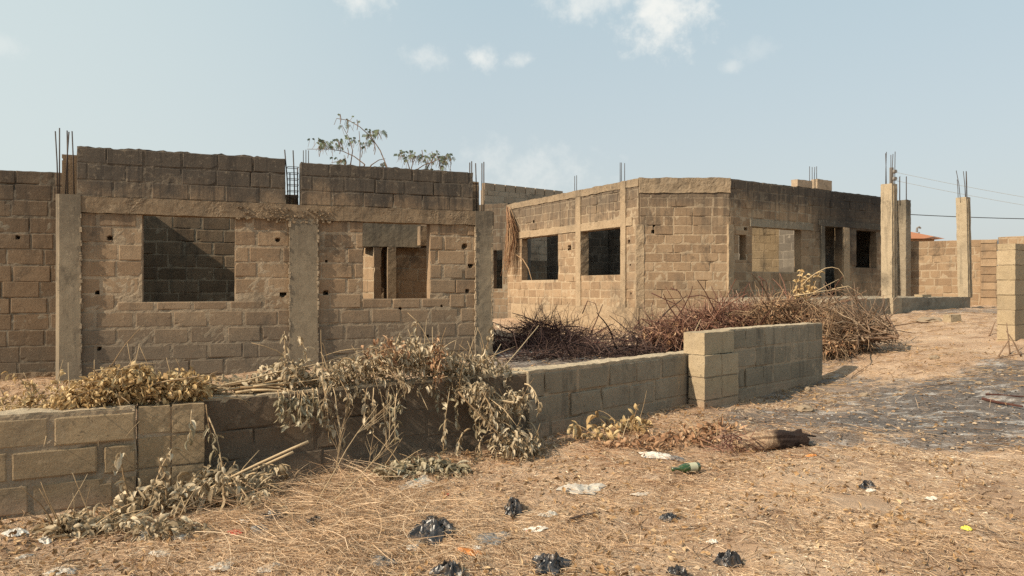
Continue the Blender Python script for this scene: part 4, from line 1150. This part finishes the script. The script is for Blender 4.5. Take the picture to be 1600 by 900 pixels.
shrub('arching feathery shrub with pods above the left parapet', [[(605, 262), (594, 235), (580, 214), (562, 198), (545, 188), (526, 185), (522, 195)], [(570, 257), (553, 244), (535, 236), (515, 233), (480, 233)], [(562, 262), (563, 230), (561, 205)], [(548, 255), (551, 235), (545, 215), (534, 195)], [(580, 258), (592, 250), (602, 248)], [(540, 250), (530, 252), (518, 254)]], 14.3, bs,
      [(503, 222, 12, 7), (512, 230, 6, 6), (535, 222, 7, 5), (552, 218, 5, 5), (575, 215, 6, 5), (587, 206, 6, 5), (571, 226, 4, 5), (533, 250, 6, 7), (594, 206, 3, 4), (540, 190, 3, 8), (596, 256, 3, 6), (556, 190, 2, 6)])
shrub('small spreading feathery shrub above the right of the left parapet', [[(640, 264), (636, 250), (630, 240)], [(642, 266), (645, 255), (650, 245)], [(650, 266), (662, 258), (676, 253), (690, 247), (700, 241)], [(668, 262), (675, 250), (681, 240)]], 15.2, HL.at(4.4, 4.3, .3),
      [(630, 240, 8, 4), (640, 248, 5, 5), (653, 241, 8, 6), (663, 246, 5, 5), (680, 241, 8, 5), (690, 251, 8, 5), (700, 244, 8, 4), (676, 262, 4, 6), (695, 262, 3, 5)])

# ------------------------------------------------------------------ litter on the ground
import bmesh
def crumple(name, px, py, wpx, hpx, mat, label, cat, group, flat=.7, seed=0, rough=.45, depth=.8, facets=True, parts=()):
    g = gp(px, py+hpx*.45); d = g[1]
    sx = wpx/F*d*.5; sz = hpx/F*d*.55*flat+.008; sy = sx*depth
    bm = bmesh.new(); n_ = 34; vs = {}
    rs = random.Random(seed*7+1); ph = rs.uniform(0, 6.28); el = rs.uniform(.75, 1.25)
    for i in range(n_+1):
        for j in range(n_+1):
            a, b = i/n_*2-1, j/n_*2-1
            r = max(abs(a), abs(b)); rr = math.hypot(a, b)
            if rr > 1e-6: a, b = a*r/rr, b*r/rr          # square sheet gathered into a round one
            q = Vector((a*1.3+seed*3.1, b*1.3, seed*.7))
            an = math.atan2(b, a)
            rag = 1+.38*mnoise.noise(Vector((math.cos(an)*1.6+seed, math.sin(an)*1.6, 2.)))+.16*mnoise.noise(Vector((math.cos(an)*5+seed, math.sin(an)*5, 4.)))
            d1 = nvec(q*1.4)*.24+nvec(q*3.1)*.05
            x = (a*rag+d1.x)*sx*el; y = (b*rag+d1.y)*sy/el
            dome = max(0, 1-r*r)**.6
            ridge = (.42-abs(mnoise.noise(q*1.2)))*1.5+(.35-abs(mnoise.noise(q*2.7)))*.55+(.3-abs(mnoise.noise(q*6)))*.13
            z = sz*max(.02, (.25+ridge*rough*1.9)*(.12+dome))*.92
            c_, s_ = math.cos(ph), math.sin(ph)
            x, y = x*c_-y*s_*(sx/sy), x*s_*(sy/sx)+y*c_
            x += g[0]; y += g[1]
            vs[i, j] = bm.verts.new((x, y, h1(x, y)+z+.004))
    for i in range(n_):
        for j in range(n_):
            bm.faces.new((vs[i, j], vs[i+1, j], vs[i+1, j+1], vs[i, j+1]))
    me = bpy.data.meshes.new(name)
    c = Vector((g[0], g[1], g[2])); bmesh.ops.translate(bm, verts=bm.verts, vec=-c)
    bm.to_mesh(me); bm.free(); me.materials.append(M[mat])
    o = bpy.data.objects.new(name, me); COL.objects.link(o); o.location = c
    return tag(o, label, cat, group)
G1 = 'crumpled black plastic bags'
for i, (px, py, w_, h_, lab) in enumerate([
        (677, 814, 66, 36, 'largest crumpled black plastic bag, in the straw below the olive leaves'),
        (803, 784, 31, 34, 'small upright black bag near the milky bag'),
        (861, 870, 52, 36, 'smooth folded black bag at the bottom edge of the ground'),
        (702, 882, 42, 36, 'torn black bag below the orange wrapper'),
        (1060, 888, 27, 26, 'black scrap of bag cut by the bottom edge, right of the folded bag'),
        (1140, 866, 32, 34, 'lacy shredded black bag at the lower middle right'),
        (490, 811, 22, 15, 'little dark bag scrap in the yellow straw'),
        (1045, 807, 22, 14, 'tiny black shred alone on bare soil below the green bottle'),
        (1355, 754, 21, 18, 'burnt black lump on the soil right of the log'),
        (425, 802, 34, 18, 'dark grey bag shred beside the fallen branch')]):
    crumple('black_bag', px, py, w_*1.25, h_*1.1, 'blackbag', lab, 'plastic bag', G1, .85, i+1, .55)
G2 = 'pale plastic bags'
for i, (px, py, w_, h_, mt, lab) in enumerate([
        (908, 755, 56, 30, 'clearbag', 'milky crumpled plastic bag in the straw left of the green bottle'),
        (1026, 704, 46, 24, 'whitebag', 'white twisted bag above the green bottle'),
        (1056, 712, 30, 16, 'greybag', 'dark grey bag touching the white twisted bag'),
        (857, 797, 28, 20, 'clearbag', 'small clear bag right of the upright black bag'),
        (600, 868, 38, 26, 'greybag', 'flattened grey clear bag near the bottom of the straw'),
        (24, 828, 34, 18, 'whitebag', 'white bag at the far left edge under the fallen leaves'),
        (230, 828, 46, 24, 'clearbag', 'dusty clear bag under the fallen branch'),
        (280, 833, 22, 20, 'whitebag', 'small shiny white wrapper right of the dusty clear bag'),
        (96, 888, 44, 20, 'clearbag', 'flat clear sachet at the bottom left corner'),
        (405, 820, 30, 22, 'greybag', 'grey rag of plastic beside the red scrap'),
        (770, 838, 60, 14, 'greybag', 'thin spread grey sheet right of the largest black bag'),
        (1360, 765, 14, 7, 'whitebag', 'tiny white flake under the burnt lump'),
        (1456, 775, 18, 12, 'whitebag', 'white scrap alone on the soil at right'),
        (70, 840, 26, 12, 'whitebag', 'pale dusty flake of plastic among the fallen leaves, right of the white bag'),
        (252, 864, 26, 12, 'clearbag', 'yellowish clear wrapper on the soil below the dusty clear bag'),
        (302, 822, 22, 16, 'clearbag', 'tan crumpled paper right of the small shiny wrapper'),
        (380, 811, 24, 14, 'whitebag', 'pale bag corner at the tip of the fallen branch'),
        (345, 882, 40, 12, 'clearbag', 'flat milky sheet at the bottom edge under the straw mat'),
        (420, 884, 34, 12, 'clearbag', 'second flat milky sheet at the bottom edge, just right of the first'),
        (645, 854, 22, 10, 'whitebag', 'pale paper flake between the grey clear bag and the orange wrapper'),
        (1000, 770, 22, 8, 'clearbag', 'clear scrap between the milky bag and the green bottle'),
        (36, 868, 22, 10, 'clearbag', 'pale paper scrap near the lower left corner'),
        (650, 752, 50, 12, 'clearbag', 'flat clear sheet under the greyish green leaf pile')]):
    crumple('plastic_bag', px, py, w_, h_, mt, lab, 'plastic bag', G2, .6, i+31, .35)
G3 = 'small coloured wrappers'
for i, (px, py, w_, h_, mt, lab) in enumerate([
        (835, 822, 26, 18, 'whitebag', 'white folded paper with a red edge in the straw'),
        (733, 858, 34, 18, 'orange', 'orange and white wrapper above the torn black bag'),
        (745, 855, 14, 9, 'whitebag', 'white corner of paper touching the orange wrapper'),
        (368, 829, 22, 12, 'red', 'red and pale wrapper near the fallen branch'),
        (697, 772, 11, 6, 'red', 'tiny red scrap above the largest black bag'),
        (652, 749, 9, 5, 'teal', 'tiny teal scrap under the greyish green leaf pile'),
        (1510, 818, 16, 22, 'yellow', 'yellow scrap caught on a twig at lower right'),
        (826, 829, 8, 5, 'red', 'red edge of the white folded paper'),
        (1268, 710, 16, 6, 'orange', 'small orange scrap right of the charred log'),
        (1113, 844, 16, 12, 'whitebag', 'pale pebble-like paper lump at lower right of centre')]):
    crumple('wrapper', px, py, w_, h_, mt, lab, 'wrapper', G3, .55, i+61, .3)
# bottle
g = gpz(1072, 741); 
bt = thing('bottle', g, 'green glass bottle with pale label lying on the dry soil', 'bottle')
prof = [(0, 0), (.0, .03), (.006, .036), (.13, .036), (.165, .028), (.19, .015), (.235, .013), (.238, .016), (.25, .016), (.25, .0)]
def lathe(mb, prof, org, ax, n=18, mi=0):
    ax = np.array(ax, float); ax /= np.linalg.norm(ax); a = np.cross(ax, [0, 0, 1]); a /= np.linalg.norm(a); b = np.cross(ax, a)
    V = []; Fc = []
    for (l_, r_) in prof:
        for k in range(n):
            t_ = 2*math.pi*k/n; V.append(np.array(org)+ax*l_+(a*math.cos(t_)+b*math.sin(t_))*r_)
    for i in range(len(prof)-1):
        for k in range(n):
            k2 = (k+1) % n; Fc.append((i*n+k, i*n+k2, (i+1)*n+k2, (i+1)*n+k))
    mb.add(V, Fc, mi)
ax = np.array([-.9, -.35, .0])
org = g+np.array([.11, .04, .045])
mb = MB(); lathe(mb, prof, org, ax); mb.build('glass', M['glass'], bt, True)
mb = MB(); lathe(mb, [(.03, .0368), (.10, .0368)], org, ax); mb.build('label', M['paper'], bt, True)
# log
g = gpz(1150, 707); g2 = gpz(1252, 694)
lgt = thing('charred_log', g, 'short charred log with a black burnt end lying on the ash', 'log')
mb = MB(); n_ = 34; k_ = 26; V = []; Fc = []
ax_ = (g2-g)/np.linalg.norm(g2-g); sd_ = np.array([-ax_[1], ax_[0], 0]); ln_ = float(np.linalg.norm(g2-g))
for i in range(n_+1):
    f_ = i/n_; r_ = .07+.028*f_+.022*n3(f_*4, 1, 2)
    for k in range(k_):
        t_ = 2*math.pi*k/k_
        rr = r_*(1+.16*n3(math.cos(t_)*1.3, math.sin(t_)*1.3, f_*3)+.15*n3(math.cos(t_)*5, math.sin(t_)*5, f_*2.2)+.07*n3(math.cos(t_)*11, math.sin(t_)*11, f_*9))
        l_ = f_*ln_+(.05*n3(math.cos(t_)*3, math.sin(t_)*3, 5)*(1 if i in (0, n_) else .0))
        V.append(g+ax_*l_+sd_*math.cos(t_)*rr+np.array([0, 0, .055+.015*math.sin(f_*5)+math.sin(t_)*rr]))
for i in range(n_):
    for k in range(k_):
        k2 = (k+1) % k_; Fc.append((i*k_+k, i*k_+k2, (i+1)*k_+k2, (i+1)*k_+k))
Fc += [tuple(range(k_))[::-1], tuple(n_*k_+k for k in range(k_))]
mb.add(V, Fc)
pts = [g+(g2-g)*i/14+np.array([0, 0, .06]) for i in range(15)]
mb.build('wood', M['log'], lgt, False)
mb = MB(); p = pts[-1]; tube(mb, [p-np.array([.05, 0, 0]), p+np.array([.07, .02, .015]), p+np.array([.15, .05, .0])], .014, .007, 7, .2); mb.build('stub', M['log'], lgt)
mb = MB(); lb = MB()
for k in range(90):
    q = pts[0]+np.array([rng.uniform(-.18, .16), rng.uniform(-.1, .1), rng.uniform(-.04, .08)]); q[2] = max(q[2], h1(q[0], q[1])+.01)
    tube(mb, stem_path(q, rdir(.1), rng.uniform(.08, .25), .15, 4, .3), .004, .002, 3, rng.random())
tag(mb.build('dry_tangle', M['vine']), 'reddish tangle of dry twigs at the pale end of the log', 'twigs')
# stones, fallen block, rubble
def stone(name, px, py, w_, h_, label, cat, group, seed, boxy=0., mat=None):
    g = gp(px, py); d = g[1]; s = w_/F*d*.5; hz = h_/F*d*.75
    mb = MB()
    if boxy:
        rough_box(mb, g[:2], R(seed*37 % 90), -s, s, -s*.6, s*.6, g[2]-.03, g[2]+hz, res=s*.35, amp=s*.1, sc=7, tint=.7)
    else:
        bm = bmesh.new(); bmesh.ops.create_icosphere(bm, subdivisions=3, radius=1)
        for v in bm.verts:
            f = 1+fbm(v.co*1.6+Vector((seed, 0, 0)), 3)*.35
            v.co = Vector((g[0]+v.co.x*f*s, g[1]+v.co.y*f*s*.8, g[2]+v.co.z*f*hz*.8+hz*.3))
        mb.add([tuple(v.co) for v in bm.verts], [tuple(q.index for q in f.verts) for f in bm.faces]); bm.free()
    t = mb.build(name, mat or M['stone'], None); return tag(t, label, cat, group)
stone('fallen_block', 1488, 503, 22, 15, 'pale broken block lying on the soil right of the porch', 'block', 'loose blocks', 3, 1, m_pier[0])
for i, (px, py, w_, h_, lab) in enumerate([(1452, 503, 38, 9, 'dusty mound of rubble left of the fallen block'), (1350, 619, 16, 6, 'small pale stone on the burnt ground'), (1257, 642, 26, 10, 'brown stone at the foot of the raised wall'), (1262, 611, 10, 7, 'little grey stone by the raised wall base'), (1082, 688, 18, 7, 'pale flat stone near the rust leaf litter'), (1460, 560, 14, 6, 'stone in the soil beyond the ash'), (1530, 600, 12, 5, 'flat stone on the ash at right')]):
    stone('stone', px, py, w_, h_, lab, 'stone', 'stones', i+5)
mb = MB(); p = W(1442, 463, 19.2); rough_box(mb, p[:2], LP.ang, -.25, .25, -.1, .1, 1.37, 1.43, res=.08, amp=.01, tint=.7); tag(mb.build('loose_block', m_pier[0]), 'flat block lying on the porch slab between the columns', 'block', 'loose blocks')
# sticks
for (a, b, r_, lab) in (((885, 817), (935, 803), .012, 'reddish stick on the soil left of the tiny black shred'), ((172, 852), (215, 838), .012, 'stub of wood below the fallen branch'), ((1240, 690), (1330, 745), .006, 'thin stick running from the log to the right'), ((1330, 592), (1355, 572), .007, 'pale curved stick right of the raised wall'), ((1535, 625), (1600, 640), .018, 'charred pole end at the right edge on the ash'), ((1540, 618), (1600, 622), .012, 'second charred pole behind the first at the right edge'), ((1490, 600), (1420, 612), .006, 'thin twig across the middle of the ash')):
    p, q = gpz(*a, .015), gpz(*b, .02); mb = MB(); tube(mb, stem_path(p, q-p, float(np.linalg.norm(q-p)), .0, 8, .05), r_, r_*.6, 6, rng.random(), wob=.1); tag(mb.build('stick', M['vine' if 'charred' in lab else 'bark']), lab, 'stick', 'sticks')
t = thing('dead_sapling', gpz(1575, 548), 'bare dead sapling twigs beside the gate pillar', 'sapling')
mb = MB()
for a_, b_ in (((1578, 548), (1572, 505)), ((1596, 552), (1574, 517)), ((1560, 552), (1577, 528)), ((1545, 520), (1560, 505)), ((1555, 555), (1600, 545))):
    p = gpz(a_[0], a_[1]+6); q = W(b_[0], b_[1], p[1]); stem_part(t, stem_path(p, q-p, float(np.linalg.norm(q-p)), .0, 6, .08), .012, .006, .4, 'bark')

# ------------------------------------------------------------------ straw, leaf litter, clods: uncountable
def lows(x):
    """distance of the street face of the low walls at this x"""
    y = np.full_like(x, 5.0)
    for L, u0, u1 in ((L1, -1.6, L1.L), (L2, 0, L2.L), (L3, 0, L3.L), (L4, 0, L4.L)):
        a = L.at(u0); b = L.at(u1)
        m = (x >= a[0]) & (x <= b[0]); y = np.where(m, a[1]+(b[1]-a[1])*(x-a[0])/(b[0]-a[0]), y)
    y = np.where(x > L4.at(L4.L)[0], 40, y)
    return y
def burnt(x, y):
    q = np.zeros_like(x)
    for (cx, cy, rx, ry) in ((4.6, 7.9, 1.3, .9), (5.8, 8.7, 1.7, 1.3), (3.2, 7.9, .8, .6), (8, 9, 2.2, 1.6), (2.8, 6.95, .6, .33), (4.4, 6.85, 1.2, .3)):
        q = np.maximum(q, 1.15-np.hypot((x-cx)/rx, (y-cy)/ry))
    return np.clip(q*2.5, 0, 1)
def scatter(n, y0, y1, dens):
    y = y0*(y1/y0)**nr.random(n*4)
    x = (nr.random(n*4)*2-1)*y*.78
    k = (y < lows(x)-.03) | (y > lows(x)+.35)
    x, y = x[k], y[k]
    k = nr.random(len(x)) < dens(x, y)
    x, y = x[k][:n], y[k][:n]
    return x, y
def strands(name, n, y0, y1, dens, ln, wd, lift, mat, label, cat, seed, upright=0.):
    x, y = scatter(n, y0, y1, dens); n = len(x); S = 4
    a = nr.random(n)*2*np.pi; L = nr.uniform(*ln, n); b = nr.normal(0, .35, n)
    P = np.zeros((n, S+1, 3)); z0 = nr.random(n)**2*lift[0]
    el = nr.normal(0, lift[1], n)+upright*nr.random(n)
    P[:, 0, 0], P[:, 0, 1] = x, y
    for s in range(S):
        aa = a+b*s
        P[:, s+1, 0] = P[:, s, 0]+np.cos(aa)*L/S*np.cos(el); P[:, s+1, 1] = P[:, s, 1]+np.sin(aa)*L/S*np.cos(el)
        P[:, s+1, 2] = P[:, s, 2]+np.sin(el)*L/S
        el = el-.18*nr.random(n)*(1 if upright == 0 else .5)
    g = np.concatenate([H(P[:, :, 0].ravel()[i:i+30000], P[:, :, 1].ravel()[i:i+30000]) for i in range(0, n*(S+1), 30000)]).reshape(n, S+1)
    P[:, :, 2] = np.maximum(g+.004, g+z0[:, None]+P[:, :, 2]+.004)
    w = nr.uniform(*wd, n)*.5
    th = nr.random(n)*np.pi
    side = np.stack([-np.sin(a)*np.cos(th), np.cos(a)*np.cos(th), np.abs(np.sin(th))], -1)
    V = np.empty((n, S+1, 2, 3))
    tp = np.array([1, 1, .95, .8, .35])
    V[:, :, 0] = P-side[:, None]*w[:, None, None]*tp[None, :, None]; V[:, :, 1] = P+side[:, None]*w[:, None, None]*tp[None, :, None]
    base = (np.arange(n)*(S+1)*2)[:, None]+np.arange(S)[None]*2
    Q = np.stack([base, base+1, base+3, base+2], -1).reshape(-1, 4)
    me = bpy.data.meshes.new(name)
    me.vertices.add(n*(S+1)*2); me.vertices.foreach_set('co', V.ravel())
    me.loops.add(len(Q)*4); me.loops.foreach_set('vertex_index', Q.ravel())
    me.polygons.add(len(Q)); me.polygons.foreach_set('loop_start', np.arange(len(Q))*4); me.polygons.foreach_set('loop_total', np.full(len(Q), 4))
    me.update(calc_edges=True)
    at = me.attributes.new('tint', 'FLOAT', 'FACE'); at.data.foreach_set('value', np.repeat(nr.random(n), S).astype(np.float32))
    me.materials.append(mat); o = bpy.data.objects.new(name, me); COL.objects.link(o)
    return tag(o, label, cat, None, 'stuff')
def pix(x, y, z=.1):
    return 800+x/y*F, 450+(EYE-z)/y*F
def d_straw(x, y):
    px, py = pix(x, y)
    m = .10+.75*np.clip((vnoise(x*1.3, y*1.3, 5)*.6+vnoise(x*3.7, y*3.7, 6)*.4-.38)*3, 0, 1)
    left = np.exp(-(((px-560)/230)**2+((py-810)/95)**2))
    m = m+left*1.2
    m = m*np.clip(1-burnt(x, y)*1.1, .03, 1)
    m = m*np.where(px > 900, .75, 1)
    return np.clip(m, 0, 1)
strands('dry_grass', 80000, 3.2, 10, d_straw, (.03, .14), (.0013, .003), (.03, .12), M['straw'], 'thin dry straw strewn over the foreground soil', 'dry grass', 1)
strands('straw_mat', 6500, 3.3, 6.5, lambda x, y: np.clip(np.exp(-(((pix(x, y)[0]-510)/170)**2+((pix(x, y)[1]-805)/65)**2))*1.3-.12, 0, 1), (.2, .55), (.002, .004), (.10, .18), M['straw'], 'thick mat of long golden straw below the fallen branch', 'dry grass', 2, .12)
strands('dry_stubble', 3500, 3.3, 12, lambda x, y: np.clip((vnoise(x*1.7, y*1.7, 8)-.5)*3, 0, 1)*(1-burnt(x, y)*.8), (.05, .16), (.0015, .003), (.0, .2), M['straw'], 'short upright dry stubble in tufts', 'dry grass', 3, 1.0)
strands('far_straw', 16000, 9, 24, lambda x, y: np.where((x > 2), .8, .5)*np.clip(vnoise(x*.8, y*.8, 9)*1.3-.15, 0, 1), (.04, .2), (.003, .007), (.02, .1), M['litter'], 'dry stalks strewn over the yard', 'dry grass', 4)
strands('twig_litter', 2600, 3.3, 11, lambda x, y: np.clip(vnoise(x*1.1, y*1.1, 12)*1.4-.3, 0, 1), (.08, .35), (.003, .007), (.02, .1), M['twig'], 'small brown twigs scattered over the soil', 'twigs', 5)
# leaf bits
def litter(name, n, y0, y1, dens, sz, mat, label, kind='stuff'):
    x, y = scatter(n, y0, y1, dens); mb = MB(); z = H(x, y)
    for i in range(len(x)):
        l_ = rng.uniform(*sz); d = rdir(); d[2] *= .35
        leaf(mb, (x[i], y[i], z[i]+rng.uniform(.004, .02)), d, l_, l_*rng.uniform(.3, .65), rng.uniform(-.1, .2), rng.uniform(-.5, .5), rng.random())
    return tag(mb.build(name, M[mat]), label, 'leaf litter', None, kind)
def d_lit(x, y):
    px, py = pix(x, y, .2)
    near = np.exp(-((lows(x)-y)/.55)**2)*np.where(x < 4, 1, 0)
    return np.clip(.12+near+.5*np.clip((vnoise(x*2, y*2, 21)-.55)*3, 0, 1), 0, 1)*np.clip(1-burnt(x, y)*.85, .1, 1)
def d_mid(x, y):
    px, py = pix(x, y, .2)
    return np.clip(1.2*np.exp(-(((px-1010)/170)**2+((py-690)/45)**2)), 0, 1)
strands('matted_stalks', 5000, 4.5, 9, d_mid, (.08, .3), (.002, .0045), (.05, .15), M['rust'], 'matted reddish stalks and leaves before the grey wall', 'dry grass', 6)
strands('pale_chaff', 14000, 3.3, 9, lambda x, y: np.clip(vnoise(x*2.3, y*2.3, 41)*1.8-.6, 0, 1)*(1-burnt(x, y)), (.012, .04), (.002, .006), (.0, .1), leafmat('pale_chaff', [(.1, (.5, .38, .25)), (.5, (.66, .54, .38)), (.95, (.8, .7, .55))], .8, .1), 'pale chaff and paper-like flakes on the soil', 'chaff', 7)
strands('dark_chaff', 9000, 3.3, 9, lambda x, y: np.clip(vnoise(x*1.9, y*1.9, 43)*1.8-.6, 0, 1), (.012, .05), (.002, .006), (.0, .1), leafmat('dark_chaff', [(.1, (.07, .04, .025)), (.5, (.15, .09, .055)), (.95, (.24, .15, .09))], .85, .05), 'dark brown chaff and bark bits on the soil', 'chaff', 8)
litter('leaf_litter', 6500, 3.3, 12, d_lit, (.02, .055), 'litter', 'small dry leaves and chaff scattered over the soil')
def clods(name, n, y0, y1, dens, sz, mats, label):
    x, y = scatter(n, y0, y1, dens); z = H(x, y); mb = MB()
    for i in range(len(x)):
        s = rng.uniform(*sz)*rng.random()**1.5+.004
        V = []
        for (a, b, c) in ((1, 0, 0), (-1, 0, 0), (0, 1, 0), (0, -1, 0), (0, 0, 1), (0, 0, -1), (.6, .6, .5), (-.6, .6, .5), (.6, -.6, .5), (-.6, -.6, .5)):
            k = s*rng.uniform(.7, 1.2); V.append((x[i]+a*k, y[i]+b*k, z[i]+c*k*.7+s*.2))
        mb.add(V, [(4, 6, 7), (4, 7, 9), (4, 9, 8), (4, 8, 6), (6, 0, 2), (6, 2, 7), (7, 2, 1), (7, 1, 9), (9, 1, 3), (9, 3, 8), (8, 3, 0), (8, 0, 6)], 0, rng.random())
    return tag(mb.build(name, mats), label, 'soil clods', None, 'stuff')
clods('pebbles', 5000, 3.3, 16, lambda x, y: np.clip(vnoise(x*1.5, y*1.5, 31)*1.3-.2, 0, 1), (.006, .028), barkmat('clod_soil', [(.1, (.16, .1, .058)), (.5, (.32, .21, .125)), (.95, (.45, .34, .23))]), 'small clods and pebbles on the dry soil')
bx = lambda x, y: burnt(x, y)*.9
clods('charcoal_bits', 2600, 6, 13, bx, (.004, .016), barkmat('charcoal', [(.1, (.02, .018, .017)), (.5, (.06, .053, .05)), (.95, (.36, .34, .32))]), 'charcoal crumbs and ash flakes on the burnt ground')

# ------------------------------------------------------------------ light, sky, camera
SUN_EL, az = R(37), (-.845, -.535)
w = bpy.data.worlds.new('World'); SC.world = w; w.use_nodes = True
nt = w.node_tree; N = nt.nodes; L_ = nt.links
bg = N['Background']; bg.inputs[1].default_value = .1
sky = N.new('ShaderNodeTexSky'); sky.sky_type = 'NISHITA'; sky.sun_disc = False
sky.sun_elevation = SUN_EL; sky.sun_rotation = math.atan2(az[0], az[1])
sky.dust_density = 4; sky.air_density = 1.2; sky.altitude = 300
tc = N.new('ShaderNodeTexCoord'); D = tc.outputs['Generated']
def wm(op, a, b=0., clamp=False):
    n = N.new('ShaderNodeMath'); n.operation = op; n.use_clamp = clamp
    for i, q in enumerate((a, b)):
        if isinstance(q, bpy.types.NodeSocket): L_.new(q, n.inputs[i])
        else: n.inputs[i].default_value = q
    return n.outputs[0]
sx = N.new('ShaderNodeSeparateXYZ'); L_.new(D, sx.inputs[0])
rp = N.new('ShaderNodeValToRGB'); e = rp.color_ramp.elements
e[0].position = .0; e[0].color = (4.65, 4.9, 4.85, 1); e[1].position = .5; e[1].color = (3.35, 4.45, 4.9, 1)
L_.new(wm('ABSOLUTE', sx.outputs[2]), rp.inputs[0])
mix = N.new('ShaderNodeMixRGB'); mix.inputs[0].default_value = .82
L_.new(sky.outputs[0], mix.inputs[1]); L_.new(rp.outputs[0], mix.inputs[2])
# milky glare of the haze towards the sun's side
dt = N.new('ShaderNodeVectorMath'); dt.operation = 'DOT_PRODUCT'; L_.new(D, dt.inputs[0]); dt.inputs[1].default_value = Vector((-.83, .5, .22)).normalized()
gl_ = N.new('ShaderNodeMapRange'); gl_.interpolation_type = 'SMOOTHSTEP'; L_.new(dt.outputs['Value'], gl_.inputs[0])
for i, q in ((1, .55), (2, 1.0), (3, 0), (4, .5)): gl_.inputs[i].default_value = q
mg = N.new('ShaderNodeMixRGB'); L_.new(gl_.outputs[0], mg.inputs[0]); L_.new(mix.outputs[0], mg.inputs[1]); mg.inputs[2].default_value = (5.2, 5.75, 5.5, 1)
mix = mg
# thin fair-weather clouds, each a soft ragged patch in its own direction
nz = N.new('ShaderNodeTexNoise'); nz.inputs['Scale'].default_value = 42; nz.inputs['Detail'].default_value = 7; nz.inputs['Roughness'].default_value = .6
L_.new(D, nz.inputs['Vector'])
nz2 = N.new('ShaderNodeTexNoise'); nz2.inputs['Scale'].default_value = 13; nz2.inputs['Detail'].default_value = 8; nz2.inputs['Roughness'].default_value = .65
L_.new(D, nz2.inputs['Vector'])
nsum = wm('ADD', wm('MULTIPLY', wm('SUBTRACT', nz.outputs['Fac'], .5), 2.4), wm('MULTIPLY', wm('SUBTRACT', nz2.outputs['Fac'], .5), 2.2))
tot = None
for (px, py, rx, rz, a) in [(1035, 15, 80, 62, 1), (935, 2, 90, 28, .7), (565, 2, 48, 24, .75), (752, 92, 27, 24, .8), (678, 90, 42, 18, .5), (806, 92, 24, 12, .6), (835, 268, 110, 50, .45), (1143, 104, 20, 12, .4), (5, 70, 30, 18, .3), (1180, 80, 40, 20, .2)]:
    c = Vector(((px-800)/F, 1, (450-py)/F)).normalized(); ky = 1/c.y
    s = N.new('ShaderNodeVectorMath'); s.operation = 'SUBTRACT'; L_.new(D, s.inputs[0]); s.inputs[1].default_value = c
    m = N.new('ShaderNodeVectorMath'); m.operation = 'MULTIPLY'; L_.new(s.outputs[0], m.inputs[0]); m.inputs[1].default_value = (F*ky/rx, F*ky/rx, F*ky/rz)
    ln = N.new('ShaderNodeVectorMath'); ln.operation = 'LENGTH'; L_.new(m.outputs[0], ln.inputs[0])
    v = wm('ADD', ln.outputs['Value'], nsum)
    r_ = N.new('ShaderNodeMapRange'); r_.interpolation_type = 'SMOOTHSTEP'; L_.new(v, r_.inputs[0])
    r_.inputs[1].default_value = 1.25; r_.inputs[2].default_value = -.15; r_.inputs[3].default_value = 0; r_.inputs[4].default_value = a
    tot = r_.outputs[0] if tot is None else wm('MAXIMUM', tot, r_.outputs[0])
cm = N.new('ShaderNodeMixRGB'); L_.new(tot, cm.inputs[0]); L_.new(mix.outputs[0], cm.inputs[1]); cm.inputs[2].default_value = (6.1, 6.2, 5.95, 1)
L_.new(cm.outputs[0], bg.inputs[0])

sl_ = bpy.data.lights.new('sun', 'SUN'); sl_.energy = 4.4; sl_.angle = R(.6); sl_.color = (1, .86, .66)
so = bpy.data.objects.new('sun', sl_); COL.objects.link(so)
hv = Vector((az[0], az[1], 0)).normalized()
sd = Vector((hv.x*math.cos(SUN_EL), hv.y*math.cos(SUN_EL), math.sin(SUN_EL)))
so.rotation_euler = sd.to_track_quat('Z', 'Y').to_euler()
cam = bpy.data.cameras.new('camera'); cam.sensor_width = 36; cam.lens = 36*F/1600; cam.clip_end = 6000; cam.clip_start = .05
co = bpy.data.objects.new('camera', cam); COL.objects.link(co); co.location = (0, 0, EYE); co.rotation_euler = (R(90), 0, 0)
SC.camera = co
SC.view_settings.view_transform = 'Standard'; SC.view_settings.look = 'None'; SC.view_settings.exposure = .55; SC.view_settings.gamma = 1
SC.render.resolution_x = 1024; SC.render.resolution_y = 576
SC.cycles.use_denoising = False
SC.cycles.max_bounces = 6
